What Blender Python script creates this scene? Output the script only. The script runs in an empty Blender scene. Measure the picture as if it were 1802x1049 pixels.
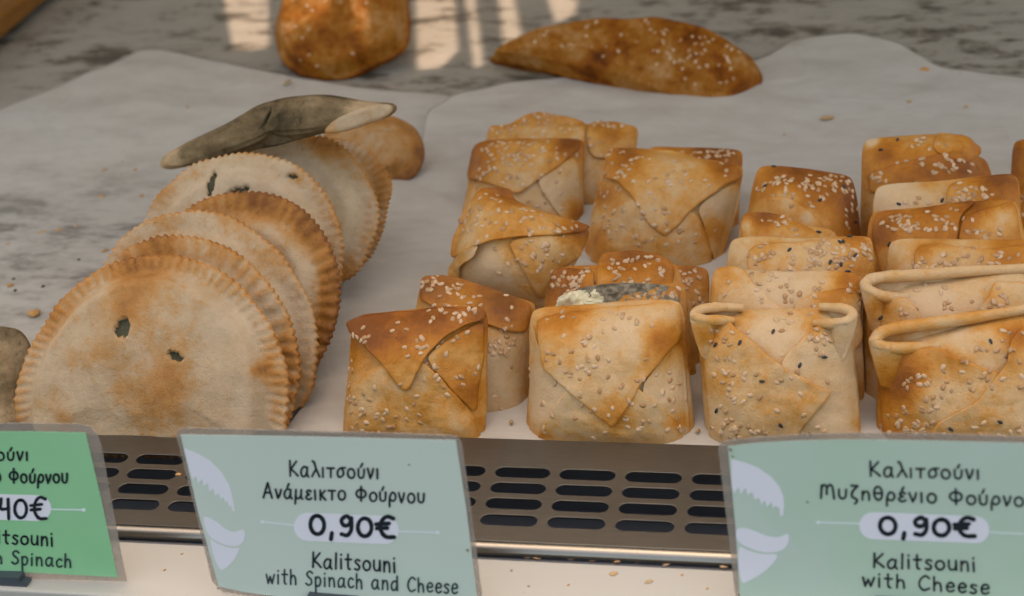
import bpy, bmesh, math, random
from mathutils import Vector, Matrix, noise
from mathutils.bvhtree import BVHTree

S = bpy.context.scene
COL = S.collection
rnd = random.Random(7)

# ------------------------------------------------------------------ camera
F, CX, CY = 2896.0, 901.0, 524.5            # focal length and centre in photo pixels (1802 x 1049)
VD = Vector((637, -1838, F)).normalized()   # world y (depth) in camera axes (x right, y down, z forward)
VR = Vector((13714, 190, -F)); VR = (VR - VD * VR.dot(VD)).normalized()
VN = VR.cross(VD)
ROT = Matrix((VR, VD, VN))
CAM = -(ROT @ Vector(((720 - CX) / F * .8, (767 - CY) / F * .8, .8)))
cam = bpy.data.cameras.new('camera'); cob = bpy.data.objects.new('camera', cam); COL.objects.link(cob)
cam.sensor_width = 36; cam.lens = F / 1802 * 36; cam.clip_start = .02; cam.clip_end = 50
M3 = Matrix((ROT @ Vector((1, 0, 0)), ROT @ Vector((0, -1, 0)), ROT @ Vector((0, 0, -1)))).transposed()
cob.matrix_world = Matrix.Translation(CAM) @ M3.to_4x4()
cam.dof.use_dof = True; cam.dof.focus_distance = .80; cam.dof.aperture_fstop = 9.0
S.camera = cob

# ------------------------------------------------------------------ light
SUN_EL, SUN_AZ = math.radians(66), 0.0      # the sun stands behind the display case
w = bpy.data.worlds.new('World'); S.world = w; w.use_nodes = True
nt = w.node_tree; bg = nt.nodes['Background']
sky = nt.nodes.new('ShaderNodeTexSky'); sky.sky_type = 'NISHITA'; sky.sun_disc = False
sky.sun_elevation = SUN_EL; sky.sun_rotation = 0.0; sky.dust_density = 4.0; sky.ozone_density = .6
wbm = nt.nodes.new('ShaderNodeMix'); wbm.data_type = 'RGBA'; wbm.blend_type = 'MULTIPLY'; wbm.inputs[0].default_value = 1
wbm.inputs[7].default_value = (1.0, .82, .60, 1)            # the photograph's warm white balance
nt.links.new(sky.outputs[0], wbm.inputs[6]); nt.links.new(wbm.outputs[2], bg.inputs[0]); bg.inputs[1].default_value = .15
sl = bpy.data.lights.new('sun', 'SUN'); sl.energy = 1.15; sl.angle = math.radians(.5); sl.color = (1, .75, .58)
sun = bpy.data.objects.new('sun', sl); COL.objects.link(sun)
SUND = Vector((0, math.cos(SUN_EL), math.sin(SUN_EL)))      # towards the sun
sun.rotation_euler = SUND.to_track_quat('Z', 'Y').to_euler()
al = bpy.data.lights.new('back_fill', 'AREA'); al.shape = 'RECTANGLE'; al.size = 1.5; al.size_y = .5; al.energy = .27; al.color = (1, .84, .66)
alo = bpy.data.objects.new('back_fill', al); COL.objects.link(alo); alo.location = (0, .50, .74)     # warm fill added to brighten the back, not a lamp of the case
vs = S.view_settings; vs.view_transform = 'Standard'; vs.look = 'None'; vs.exposure = 2.08; vs.gamma = 1; vs.use_curve_mapping = False
S.cycles.max_bounces = 6; S.cycles.use_denoising = True

# ------------------------------------------------------------------ helpers
TRAY = -.012
def ray(px, py): return (ROT @ Vector(((px - CX) / F, (py - CY) / F, 1)))
def on_z(px, py, z=0.0):
    v = ray(px, py); return CAM + v * ((z - CAM.z) / v.z)
def on_plane(px, py, P, N):
    v = ray(px, py); return CAM + v * ((P - CAM).dot(N) / v.dot(N))
class Frame:
    """a leaning plane: origin on what it stands on, x right, y up the face, z out of the face"""
    def __init__(s, bx, by, zb=TRAY, lean=30, yaw=0, roll=0):
        s.O = on_z(bx, by, zb); a = math.radians(lean); y = math.radians(yaw)
        n = Vector((math.sin(y) * math.cos(a), -math.cos(y) * math.cos(a), math.sin(a)))
        x = Vector((math.cos(y), math.sin(y), 0)); u = n.cross(x)
        s.R = Matrix((x, u, n)).transposed(); s.Ri = s.R.transposed(); s.N = n
        s.M = Matrix.Translation(s.O) @ s.R.to_4x4()
    def xy(s, px, py):
        p = s.Ri @ (on_plane(px, py, s.O, s.N) - s.O); return Vector((p.x, p.y))
def nz(x, y, z=0., f=1.): return noise.noise(Vector((x * f, y * f, z * f + 3.3)))
def lerp(a, b, t): return a + (b - a) * t
def smooth(t): t = max(0., min(1., t)); return t * t * (3 - 2 * t)
def tag(o, label=None, cat=None, group=None, kind=None):
    for k, v in (('label', label), ('category', cat), ('group', group), ('kind', kind)):
        if v: o[k] = v
    return o
def empty(name, M, label, cat, group=None):
    o = bpy.data.objects.new(name, None); COL.objects.link(o); o.matrix_world = M; o.empty_display_size = .01
    return tag(o, label, cat, group)
def make(name, verts, faces, mat, parent=None, bake=None, green=None, flat=False):
    me = bpy.data.meshes.new(name); me.from_pydata([tuple(v) for v in verts], [], faces); me.update()
    bm = bmesh.new(); bm.from_mesh(me); bmesh.ops.recalc_face_normals(bm, faces=bm.faces); bm.to_mesh(me); bm.free()
    if not flat: me.polygons.foreach_set('use_smooth', [True] * len(me.polygons))
    if bake is not None:
        a = me.attributes.new('bake', 'FLOAT', 'POINT'); a.data.foreach_set('value', bake)
    if green is not None:
        a = me.attributes.new('green', 'FLOAT', 'POINT'); a.data.foreach_set('value', green)
    me.materials.append(mat)
    o = bpy.data.objects.new(name, me); COL.objects.link(o)
    if parent: o.parent = parent
    return o
def chaikin(pts, n=2, keep=.25):
    pts = [Vector(p[:]) for p in pts]
    for _ in range(n):
        q = []
        for i in range(len(pts)):
            a, b = pts[i], pts[(i + 1) % len(pts)]
            q += [a.lerp(b, keep), a.lerp(b, 1 - keep)]
        pts = q
    return pts
def resample(pts, m, closed=True):
    P = [Vector(p[:]) for p in pts]
    if closed: P = P + [P[0]]
    L = [0.]
    for a, b in zip(P, P[1:]): L.append(L[-1] + (b - a).length)
    out, j = [], 0
    for i in range(m):
        t = L[-1] * i / (m if closed else m - 1)
        while j < len(L) - 2 and L[j + 1] < t: j += 1
        d = L[j + 1] - L[j]
        out.append(P[j].lerp(P[j + 1], (t - L[j]) / d if d > 1e-12 else 0))
    return out
def catmull(pts, k=6):
    P = [Vector(p[:]) for p in pts]; P = [P[0] * 2 - P[1]] + P + [P[-1] * 2 - P[-2]]
    out = []
    for i in range(1, len(P) - 2):
        a, b, c, d = P[i - 1:i + 3]
        for j in range(k):
            t = j / k
            out.append(.5 * ((2 * b) + (c - a) * t + (2 * a - 5 * b + 4 * c - d) * t * t + (3 * b - a - 3 * c + d) * t ** 3))
    return out + [P[-2]]
def rings_for(th, R, n):
    """ring radii from the border inwards, close together where an edge of thickness th is rounded"""
    ds = [0, th * .08, th * .25, th * .5, th * .85, th * 1.4]
    rs = [1 - d / R for d in ds if d < R * .45]
    last = rs[-1]; return rs + [last * (1 - (i + 1) / n) for i in range(n - 1)]
def radial(outline, ringlist, front, back, inner=None):
    """closed solid over a star-shaped outline: front(x, y, rho, i) and back(...) give z"""
    m = len(outline); c = sum(outline, Vector((0, 0, 0)) if len(outline[0]) == 3 else Vector((0, 0))) / m
    V, Fc, info = [], [], []
    def ring(r, fn):
        b = len(V)
        for i, p in enumerate(outline):
            if inner:
                k = smooth((r - .93) / .07); p = inner[i].lerp(p, k)
            x, y = c.x + (p.x - c.x) * r, c.y + (p.y - c.y) * r
            V.append(Vector((x, y, fn(x, y, r, i)))); info.append((r, i))
        return b
    def cap(prev, fn):
        V.append(Vector((c.x, c.y, fn(c.x, c.y, 0, 0)))); info.append((0, 0)); k = len(V) - 1
        for i in range(m): Fc.append((prev + i, prev + (i + 1) % m, k))
    first = prev = ring(ringlist[0], front)
    for r in ringlist[1:]:
        b = ring(r, front)
        for i in range(m): j = (i + 1) % m; Fc.append((prev + i, prev + j, b + j, b + i))
        prev = b
    cap(prev, front); prev = first
    for r in ringlist[1:]:
        b = ring(r, back)
        for i in range(m): j = (i + 1) % m; Fc.append((prev + j, prev + i, b + i, b + j))
        prev = b
    cap(prev, back)
    return V, Fc, info, c
def tube(path, rads, n=10, cap=True):
    V, Fc = [], []; k = len(path)
    up = Vector((0, 0, 1))
    for i, p in enumerate(path):
        t = (path[min(i + 1, k - 1)] - path[max(i - 1, 0)]).normalized()
        a = t.cross(up); a = a.normalized() if a.length > 1e-4 else Vector((1, 0, 0)); b = a.cross(t)
        r = rads[i] if isinstance(rads, (list, tuple)) else rads
        for j in range(n):
            th = 2 * math.pi * j / n; V.append(p + (a * math.cos(th) + b * math.sin(th)) * r)
    for i in range(k - 1):
        for j in range(n):
            q = (j + 1) % n; Fc.append((i * n + j, i * n + q, (i + 1) * n + q, (i + 1) * n + j))
    if cap:
        for e, i in ((0, 0), (1, k - 1)):
            V.append(path[i].copy()); c = len(V) - 1
            for j in range(n): Fc.append((c, i * n + j, i * n + (j + 1) % n))
    return V, Fc
def box(x0, x1, y0, y1, z0, z1):
    V = [Vector((x, y, z)) for x in (x0, x1) for y in (y0, y1) for z in (z0, z1)]
    return V, [(0, 1, 3, 2), (4, 6, 7, 5), (0, 4, 5, 1), (2, 3, 7, 6), (0, 2, 6, 4), (1, 5, 7, 3)]
def curve_plate(name, outer, holes, thick, mat, bevel=0., z=0., parent=None):
    """a flat plate with real holes: a filled 2D curve turned into a mesh"""
    cu = bpy.data.curves.new(name, 'CURVE'); cu.dimensions = '2D'; cu.fill_mode = 'BOTH'; cu.extrude = thick / 2; cu.bevel_depth = bevel; cu.bevel_resolution = 1
    for pl in [outer] + holes:
        sp = cu.splines.new('POLY'); sp.points.add(len(pl) - 1); sp.use_cyclic_u = True
        for q, p in zip(sp.points, pl): q.co = (p[0], p[1], 0, 1)
    tmp = bpy.data.objects.new('tmp', cu); COL.objects.link(tmp)
    dg = bpy.context.evaluated_depsgraph_get()
    me = bpy.data.meshes.new_from_object(tmp.evaluated_get(dg)); bpy.data.objects.remove(tmp); bpy.data.curves.remove(cu)
    me.materials.clear(); me.materials.append(mat); me.name = name
    o = bpy.data.objects.new(name, me); COL.objects.link(o); o.location.z = z
    if parent: o.parent = parent
    return o

# ------------------------------------------------------------------ materials
def mat(name, base=(.5, .5, .5), rough=.5, metal=0., spec=.5):
    m = bpy.data.materials.new(name); m.use_nodes = True
    b = m.node_tree.nodes['Principled BSDF']
    b.inputs['Base Color'].default_value = (*base, 1); b.inputs['Roughness'].default_value = rough
    b.inputs['Metallic'].default_value = metal; b.inputs['Specular IOR Level'].default_value = spec
    return m, m.node_tree, b
def N(t, k, **kw):
    n = t.nodes.new(k)
    for a, v in kw.items():
        if isinstance(v, (int, float, tuple)) and a in n.inputs: n.inputs[a].default_value = v
        else: setattr(n, a, v)
    return n
def tex(t, scale, detail=4, rough=.55, co='Object', stretch=None):
    tc = N(t, 'ShaderNodeTexCoord'); src = tc.outputs[co]
    if stretch:
        mp = N(t, 'ShaderNodeMapping'); mp.inputs['Scale'].default_value = stretch; t.links.new(src, mp.inputs[0]); src = mp.outputs[0]
    n = N(t, 'ShaderNodeTexNoise'); n.inputs['Scale'].default_value = scale; n.inputs['Detail'].default_value = detail; n.inputs['Roughness'].default_value = rough
    t.links.new(src, n.inputs['Vector']); return n
def ramp(t, src, stops):
    r = N(t, 'ShaderNodeValToRGB'); e = r.color_ramp.elements
    while len(e) < len(stops): e.new(.5)
    for q, (p, c) in zip(e, stops): q.position = p; q.color = (*c, 1) if len(c) == 3 else c
    t.links.new(src, r.inputs[0]); return r
def math_(t, op, a, b=None, c=None, clamp=False):
    n = N(t, 'ShaderNodeMath', operation=op); n.use_clamp = clamp
    for i, v in enumerate((a, b, c)):
        if v is None: continue
        if isinstance(v, (int, float)): n.inputs[i].default_value = v
        else: t.links.new(v, n.inputs[i])
    return n.outputs[0]
def mixc(t, fac, a, b):
    n = N(t, 'ShaderNodeMix', data_type='RGBA')
    for i, v in ((0, fac), (6, a), (7, b)):
        if isinstance(v, (int, float)): n.inputs[i].default_value = v
        elif isinstance(v, tuple): n.inputs[i].default_value = (*v, 1)
        else: t.links.new(v, n.inputs[i])
    return n.outputs[2]
def bump(t, b, h, dist, strength=1.):
    n = N(t, 'ShaderNodeBump'); n.inputs['Strength'].default_value = strength; n.inputs['Distance'].default_value = dist
    t.links.new(h, n.inputs['Height']); t.links.new(n.outputs[0], b.inputs['Normal'])

def dough(name, stops, gloss=.5, gstr=1., amp=1., spec=.32, frk=1., bmp=.85):
    m, t, b = mat(name, rough=gloss)
    at = N(t, 'ShaderNodeAttribute', attribute_name='bake'); ag = N(t, 'ShaderNodeAttribute', attribute_name='green')
    n1 = tex(t, 55, 5, .6); n2 = tex(t, 170, 4, .6); n3 = tex(t, 900, 3, .6)
    v = math_(t, 'ADD', at.outputs['Fac'], math_(t, 'MULTIPLY', math_(t, 'SUBTRACT', n1.outputs[0], .5), .72 * amp))
    v = math_(t, 'ADD', v, math_(t, 'MULTIPLY', math_(t, 'SUBTRACT', n2.outputs[0], .5), .42 * amp))
    v = math_(t, 'ADD', v, math_(t, 'MULTIPLY', math_(t, 'SUBTRACT', n3.outputs[0], .5), .16 * amp), clamp=True)
    fk = ramp(t, tex(t, 480, 2, .5).outputs[0], [(.60, (0, 0, 0)), (.72, (.22 * frk,) * 3)])
    fk2 = ramp(t, tex(t, 210, 3, .6).outputs[0], [(.58, (0, 0, 0)), (.68, (.16 * frk,) * 3)])
    v = math_(t, 'ADD', v, math_(t, 'ADD', fk.outputs[0], fk2.outputs[0]), clamp=True)
    c = ramp(t, v, stops).outputs[0]
    # greenish filling that shows through thin dough, then open filling where green is near 1
    g = math_(t, 'ADD', ag.outputs['Fac'], math_(t, 'MULTIPLY', math_(t, 'SUBTRACT', tex(t, 50, 5, .7).outputs[0], .55), .9 * gstr), clamp=True)
    c = mixc(t, math_(t, 'MULTIPLY', g, .45), c, (.20, .17, .09))
    o = ramp(t, ag.outputs['Fac'], [(.86, (0, 0, 0)), (.97, (1, 1, 1))])
    c = mixc(t, o.outputs[0], c, mixc(t, n3.outputs[0], (.024, .026, .014), (.11, .10, .05)))
    t.links.new(c, b.inputs['Base Color'])
    b.inputs['Subsurface Weight'].default_value = .22; b.inputs['Subsurface Scale'].default_value = .004
    b.inputs['Subsurface Radius'].default_value = (1, .45, .2)
    b.inputs['Specular IOR Level'].default_value = spec
    h = math_(t, 'ADD', math_(t, 'MULTIPLY', n2.outputs[0], .6), math_(t, 'MULTIPLY', n3.outputs[0], .22))
    bump(t, b, h, .0017, bmp)
    return m
ENV = [(0, (.62, .435, .25)), (.18, (.585, .375, .175)), (.34, (.57, .285, .07)), (.54, (.47, .18, .016)), (.76, (.35, .115, .008)), (1, (.20, .058, .005))]
M_env = dough('egg_washed_dough', ENV, .46, .55, amp=.9, spec=.24, frk=.4, bmp=.75)
HM = [(0, (.53, .405, .27)), (.27, (.475, .34, .205)), (.44, (.45, .25, .095)), (.66, (.40, .17, .03)), (1, (.20, .07, .010))]
M_half = dough('pale_short_dough', HM, .62, 1.7, amp=1.1, frk=.6)
BR = [(0, (.42, .22, .085)), (.28, (.32, .125, .014)), (.5, (.25, .075, .004)), (.72, (.15, .038, .002)), (1, (.05, .014, .002))]
M_brown = dough('dark_baked_dough', BR, .6, .2, amp=1.7, spec=.12)
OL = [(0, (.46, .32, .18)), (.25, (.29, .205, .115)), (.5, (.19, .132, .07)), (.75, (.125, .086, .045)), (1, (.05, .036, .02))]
M_olive = dough('spinach_stained_and_shaded_dough', OL, .85, .3, amp=1.5, spec=.08)

def seedmat(name, c1, c2, rough=.4):
    m, t, b = mat(name, rough=rough)
    oi = N(t, 'ShaderNodeObjectInfo'); t.links.new(mixc(t, oi.outputs['Random'], c1, c2), b.inputs['Base Color'])
    return m
M_sesame = seedmat('sesame_hull', (.62, .43, .26), (.40, .21, .08))
M_nigella = seedmat('black_seed_hull', (.018, .018, .02), (.035, .033, .035), .5)
m, t, b = mat('soft_white_cheese', (.74, .66, .42), .5); M_cheese = m
bump(t, b, tex(t, 500, 4).outputs[0], .0006); b.inputs['Subsurface Weight'].default_value = .3; b.inputs['Subsurface Scale'].default_value = .003
m, t, b = mat('chopped_spinach', rough=.5); M_spin = m
t.links.new(ramp(t, tex(t, 350, 5, .7).outputs[0], [(.3, (.085, .07, .042)), (.48, (.20, .16, .10)), (.7, (.34, .275, .18))]).outputs[0], b.inputs['Base Color'])
bump(t, b, tex(t, 400, 4).outputs[0], .0015)

m, t, b = mat('greaseproof_paper', rough=.55, spec=.3); M_paper = m
st = tex(t, 17, 5, .68, stretch=(1, 2.0, 1)); st2 = tex(t, 60, 4, .6, stretch=(1, 2.4, 1))
sv = math_(t, 'ADD', math_(t, 'MULTIPLY', st.outputs[0], .65), math_(t, 'MULTIPLY', st2.outputs[0], .35))
clean = ramp(t, sv, [(.38, (.465, .425, .365)), (.6, (.53, .49, .425))])
greasy = ramp(t, sv, [(.40, (.215, .195, .165)), (.47, (.36, .33, .285)), (.55, (.45, .415, .36))])     # soaked paper lets the marble show through
sx = N(t, 'ShaderNodeSeparateXYZ'); t.links.new(N(t, 'ShaderNodeTexCoord').outputs['Object'], sx.inputs[0])
def band(o, a, c):
    r = N(t, 'ShaderNodeMapRange', interpolation_type='SMOOTHSTEP'); r.inputs[1].default_value = a; r.inputs[2].default_value = c; t.links.new(o, r.inputs[0]); return r.outputs[0]
mk = math_(t, 'MULTIPLY', band(sx.outputs[0], -.04, -.16), math_(t, 'MULTIPLY', band(sx.outputs[1], .34, .22), band(sx.outputs[0], -.55, -.35)))
t.links.new(mixc(t, mk, clean.outputs[0], greasy.outputs[0]), b.inputs['Base Color'])
cr = tex(t, 4.2, 1.5, .4, stretch=(1, .6, 1)); cr2 = tex(t, 11, 2, .5)
def crease(n, w): return math_(t, 'SUBTRACT', 1., math_(t, 'MULTIPLY', math_(t, 'ABSOLUTE', math_(t, 'SUBTRACT', n.outputs[0], .5)), 1 / w), clamp=True)
bump(t, b, math_(t, 'ADD', math_(t, 'ADD', math_(t, 'MULTIPLY', crease(cr, .03), .75), math_(t, 'MULTIPLY', crease(cr2, .03), .12)), math_(t, 'MULTIPLY', tex(t, 14, 3, .55).outputs[0], 2.3)), .0034, .6)

m, t, b = mat('veined_marble', rough=.35, spec=.4); M_marble = m
v1 = tex(t, 34, 6, .66, stretch=(1, 2.1, 1)); v2 = tex(t, 11, 3, .5)
k = math_(t, 'ADD', math_(t, 'MULTIPLY', v1.outputs[0], .75), math_(t, 'MULTIPLY', v2.outputs[0], .25))
t.links.new(ramp(t, k, [(.38, (.10, .085, .065)), (.43, (.19, .165, .125)), (.475, (.345, .31, .252)), (.66, (.42, .38, .315))]).outputs[0], b.inputs['Base Color'])

m, t, b = mat('brushed_steel', (.42, .385, .34), .34, 1.0); M_steel = m
br = tex(t, 60, 5, .7, stretch=(1, 60, 1)); t.links.new(ramp(t, br.outputs[0], [(.3, (.132, .124, .112)), (.7, (.205, .193, .176))]).outputs[0], b.inputs['Base Color'])
t.links.new(math_(t, 'MULTIPLY_ADD', br.outputs[0], .25, .28), b.inputs['Roughness'])
m, t, b = mat('polished_rim_steel', (.62, .57, .50), .25, 1.0); M_rim = m
b.inputs['Roughness'].default_value = .36
t.links.new(ramp(t, tex(t, 420, 3, .6).outputs[0], [(.27, (.2, .17, .14)), (.36, (.27, .26, .24))]).outputs[0], b.inputs['Base Color'])
M_dark = mat('dark_duct_metal', (.11, .116, .13), .6)[0]
m, t, b = mat('cream_enamel', rough=.32); M_cream = m
t.links.new(ramp(t, tex(t, 160, 5, .75).outputs[0], [(.25, (.24, .19, .12)), (.34, (.42, .41, .38))]).outputs[0], b.inputs['Base Color'])
m, t, b = mat('oiled_wood', rough=.5); M_wood = m
t.links.new(ramp(t, tex(t, 20, 5, .6, stretch=(1, 12, 12)).outputs[0], [(.3, (.17, .06, .006)), (.7, (.30, .125, .012))]).outputs[0], b.inputs['Base Color'])
M_panel = mat('dull_blocker_panel', (.20, .17, .14), .7)[0]
M_clip = mat('slate_plastic', (.045, .06, .075), .4)[0]
M_ink = mat('black_marker_ink', (.012, .017, .024), .6, spec=.2)[0]
M_ink2 = mat('dark_printed_ink', (.03, .05, .055), .6, spec=.2)[0]
M_white = mat('white_print', (.70, .71, .80), .5)[0]
M_thin = mat('pale_line_print', (.66, .76, .78), .5)[0]
def card(name, a, c, pos=(.3, .7)):
    m, t, b = mat(name, rough=.45)
    t.links.new(ramp(t, tex(t, 14, 3, .5).outputs[0], [(pos[0], a), (pos[1], c)]).outputs[0], b.inputs['Base Color']); return m
M_cardA = card('sage_card', (.50, .60, .53), (.55, .62, .58))
M_cardB = card('mint_card', (.40, .56, .43), (.49, .58, .54))
M_cardC = card('green_card', (.22, .52, .26), (.30, .57, .34))
m, t, b = mat('laminate_film', (.40, .36, .32), .22); M_film = m
tr = N(t, 'ShaderNodeBsdfTransparent'); mx = N(t, 'ShaderNodeMixShader'); out = t.nodes['Material Output']
t.links.new(math_(t, 'MULTIPLY_ADD', tex(t, 60, 4, .6).outputs[0], .5, .22), mx.inputs[0])
t.links.new(tr.outputs[0], mx.inputs[1]); t.links.new(b.outputs[0], mx.inputs[2]); t.links.new(mx.outputs[0], out.inputs[0])
tr.inputs[0].default_value = (.93, .90, .87, 1)
M_crumb = seedmat('crumb_crust', (.50, .25, .06), (.42, .30, .16), .7)
M_stain = mat('brown_grease', (.20, .13, .06), .6)[0]
M_fleck = seedmat('burnt_fleck', (.03, .03, .02), (.10, .06, .02), .7)

# ------------------------------------------------------------------ setting: marble shelf, added unseen panels that block and shape the light
V, Fc = box(-.95, .95, .0005, 1.05, TRAY - .03, TRAY - .002)
tag(make('shelf_surface', V, Fc, M_marble, flat=True), kind='structure')['label'] = 'grey veined marble shelf under the paper sheets'
GOBO_Z = .78
def to_gobo(px, py):
    p = on_z(px, py, TRAY + .004); k = (GOBO_Z - p.z) / SUND.z; q = p + SUND * k; return (q.x, q.y)
patches = [[(388, -40), (470, -40), (474, 70), (440, 75), (410, 74)],  # outlines of sun bars that stand in for reflections in the glass
           [(730, -40), (798, -40), (806, 72), (776, 104), (734, 108)], [(816, -40), (832, -40), (851, 100), (834, 104)],
           [(874, -40), (897, -40), (918, 40), (905, 62), (886, 62)], [(955, -40), (1022, -40), (1010, 12), (978, 26)]]
def pie_to_gobo(px, py):
    f = Frame(590, 140, TRAY, 52); p = on_plane(px, py, f.O + f.N * .012, f.N); q = p + SUND * ((GOBO_Z - p.z) / SUND.z); return (q.x, q.y)
sun_gobo = curve_plate('sun_gobo', [(-1.3, .17), (1.3, .17), (1.3, 1.6), (-1.3, 1.6)], [[to_gobo(*p) for p in pp] for pp in patches] + [[pie_to_gobo(*p) for p in pp] for pp in ([(494, -60), (580, -60), (582, 62), (560, 68), (498, 70)], [(610, -60), (640, -60), (652, 78), (640, 84), (622, 70)])], .004, M_panel, 0, GOBO_Z)  # unseen panel added to shade the shelf, pierced to let the sun bars through
tag(sun_gobo, kind='structure')
V, Fc = box(-1.3, 1.3, 1.06, 1.08, -.1, .46); tag(make('back_blocker', V, Fc, M_panel, flat=True), kind='structure')  # unseen blocker added to stop light coming from behind

# ------------------------------------------------------------------ vent grille, rim, ledge
grille = empty('vent_grille', Matrix.Translation((0, 0, 0)), 'slotted brushed steel vent strip running along the front of the shelf', 'vent grille')
def slot(x0, L, y, h, n=8):
    r = h / 2; P = []
    for i in range(n + 1): a = -math.pi / 2 + math.pi * i / n; P.append((x0 + L - r + r * math.cos(a), y + r * math.sin(a)))
    for i in range(n + 1): a = math.pi / 2 + math.pi * i / n; P.append((x0 + r + r * math.cos(a), y + r * math.sin(a)))
    return P
holes = []
for y in (-.0255, -.0371, -.0485, -.0602):
    for k in range(-13, 11):
        x0 = .0477 + k * (.0306 if k > 0 else .0300)
        holes.append(slot(x0, .0264 if k >= 0 else .0256, y, .0080))
curve_plate('slotted_plate', [(-.5, -.0745), (.5, -.0745), (.5, 0), (-.5, 0)], holes, .0008, M_steel, .0002, -.0006, grille)
V, Fc = box(-.5, .5, -.001, .0003, TRAY - .003, -.0012); make('back_flange', V, Fc, M_steel, grille, flat=True)
path = []
prof = [(-.0740, -.0004), (-.0760, -.0005), (-.0778, -.0012), (-.0790, -.0026), (-.0794, -.0044), (-.0784, -.0044), (-.0780, -.0030), (-.0768, -.0020), (-.0740, -.0018)]
V, Fc = [], []
for x in (-.5, .5): V += [Vector((x, y, z)) for y, z in prof]
n = len(prof)
for i in range(n): j = (i + 1) % n; Fc.append((i, j, n + j, n + i))
make('curled_rim', V, Fc, M_rim, grille)
V, Fc = box(-.5, .5, -.076, -.002, -.040, -.038); make('duct_floor', V, Fc, M_dark, grille, flat=True)
V, Fc = box(-.5, .5, -.0050, -.0030, -.0385, -.0012); make('slot_darkener', V, Fc, M_dark, grille, flat=True)  # dark plates added here and opposite so the slots look unlit
V, Fc = box(-.5, .5, -.0735, -.0715, -.0385, -.0024); make('slot_darkener', V, Fc, M_dark, grille, flat=True)
V, Fc = box(-.5, .5, -.0870, -.0772, -.012, -.0058); make('gutter', V, Fc, M_dark, grille, flat=True)
V, Fc = box(-.6, .6, -.1195, -.0832, -.020, -.0030)
led = make('ledge', V, Fc, M_cream, flat=True); md = led.modifiers.new('bevel', 'BEVEL'); md.width = .0012; md.segments = 3
tag(led, 'cream enamel ledge below the steel vent, speckled with crumbs', 'ledge')
V, Fc = box(-.6, .6, -.20, -.1215, -.05, -.022)
tag(make('gap_infill', V, Fc, M_clip, flat=True), 'dark rail below the cream ledge at the bottom left edge', 'infill')  # dark block standing in for the dark gap past the ledge
A, B = on_z(0, 60, 0), on_z(70, 0, 0); dr = (B - A).normalized(); nr = Vector((-dr.y, dr.x, 0))
Mw = Matrix.Translation((A.x, A.y, TRAY)) @ Matrix((dr, nr, Vector((0, 0, 1)))).transposed().to_4x4()
V, Fc = box(-.3, .4, .002, .16, .006, .022)
wb = make('wooden_board', V, Fc, M_wood, flat=True); wb.matrix_world = Mw; md = wb.modifiers.new('bevel', 'BEVEL'); md.width = .003; md.segments = 3
tag(wb, 'orange brown wooden board in the far left corner of the shelf', 'board')

# ------------------------------------------------------------------ paper sheets
def sheet(pts, z, label, amp, seed):
    o2 = [on_z(x, y, z) for x, y in pts]; o2 = [Vector((p.x, p.y)) for p in o2]
    if sum(a.x * b.y - a.y * b.x for a, b in zip(o2, o2[1:] + o2[:1])) < 0: o2.reverse()
    o2 = resample(chaikin(o2, 2, .12), 420)
    def h(x, y, r, i):
        e = amp * (.5 + .5 * nz(x, y, seed, 9)) + amp * .55 * abs(nz(x * .6 + y * .5, y, seed + 4, 22)) + amp * .25 * abs(nz(x, y * .6 - x * .4, seed + 8, 48))
        return z + e * smooth((y - .10) / .15) * (.4 + .6 * smooth((r - .2) / .5))
    V, Fc, _, _ = radial(o2, [1 - i / 100 for i in range(99)], h, lambda x, y, r, i: h(x, y, r, i) - .0003)
    return tag(make('paper_sheet', V, Fc, M_paper), label, 'paper', 'baking paper under the pastries')
sheet([(262, 86), (480, 130), (640, 160), (900, 175), (960, 300), (960, 790), (400, 793), (-220, 795), (-220, 290), (0, 198), (140, 140)], TRAY + .0005,
      'greaseproof paper sheet with a bare corner under the crimped half-moon pies', .0036, 1)
sheet([(650, 380), (742, 262), (752, 205), (800, 172), (905, 150), (1010, 140), (1240, 128), (1345, 108), (1400, 75), (1500, 63), (1585, 85), (1650, 128), (1830, 150), (2000, 170), (2080, 808), (1400, 796), (470, 792), (540, 700), (585, 540)],
      TRAY + .0032, 'greaseproof paper sheet with a curved far edge under the folded square pastries', .0050, 6)

# ------------------------------------------------------------------ seeds
def seed_mesh(name, L, W, T, m, taper=.35):
    V, Fc = [], []; nu, nv = 7, 10
    for i in range(nu + 1):
        a = math.pi * i / nu; x = -math.cos(a); r = math.sin(a) * (1 - taper * x * .5 - taper * .3)
        for j in range(nv): th = 2 * math.pi * j / nv; V.append(Vector((x * L / 2, r * W / 2 * math.cos(th), r * T / 2 * math.sin(th))))
    for i in range(nu):
        for j in range(nv): k = (j + 1) % nv; Fc.append((i * nv + j, i * nv + k, (i + 1) * nv + k, (i + 1) * nv + j))
    me = bpy.data.meshes.new(name); me.from_pydata([tuple(v) for v in V], [], Fc); me.update()
    me.polygons.foreach_set('use_smooth', [True] * len(me.polygons)); me.materials.append(m); return me
SES = [seed_mesh('sesame_seed', l, w_, t_, M_sesame) for l, w_, t_ in ((.0033, .0026, .0015), (.0031, .0024, .0015), (.0035, .0025, .0014))]
NIG = [seed_mesh('black_seed', .0028, .0016, .0013, M_nigella)]
def put_seed(black, parent, loc, nrm, ang, sc=1.):
    o = bpy.data.objects.new('black_seed' if black else 'sesame_seed', rnd.choice(NIG if black else SES)); COL.objects.link(o)
    x = Vector((math.cos(ang), math.sin(ang), 0)); z = nrm.normalized(); x = (x - z * x.dot(z)).normalized(); y = z.cross(x)
    M = Matrix((x, y, z)).transposed().to_4x4(); M = Matrix.Translation(loc) @ M @ Matrix.Scale(sc, 4)
    if parent: o.parent = parent
    o.matrix_local = M
    return o
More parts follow.
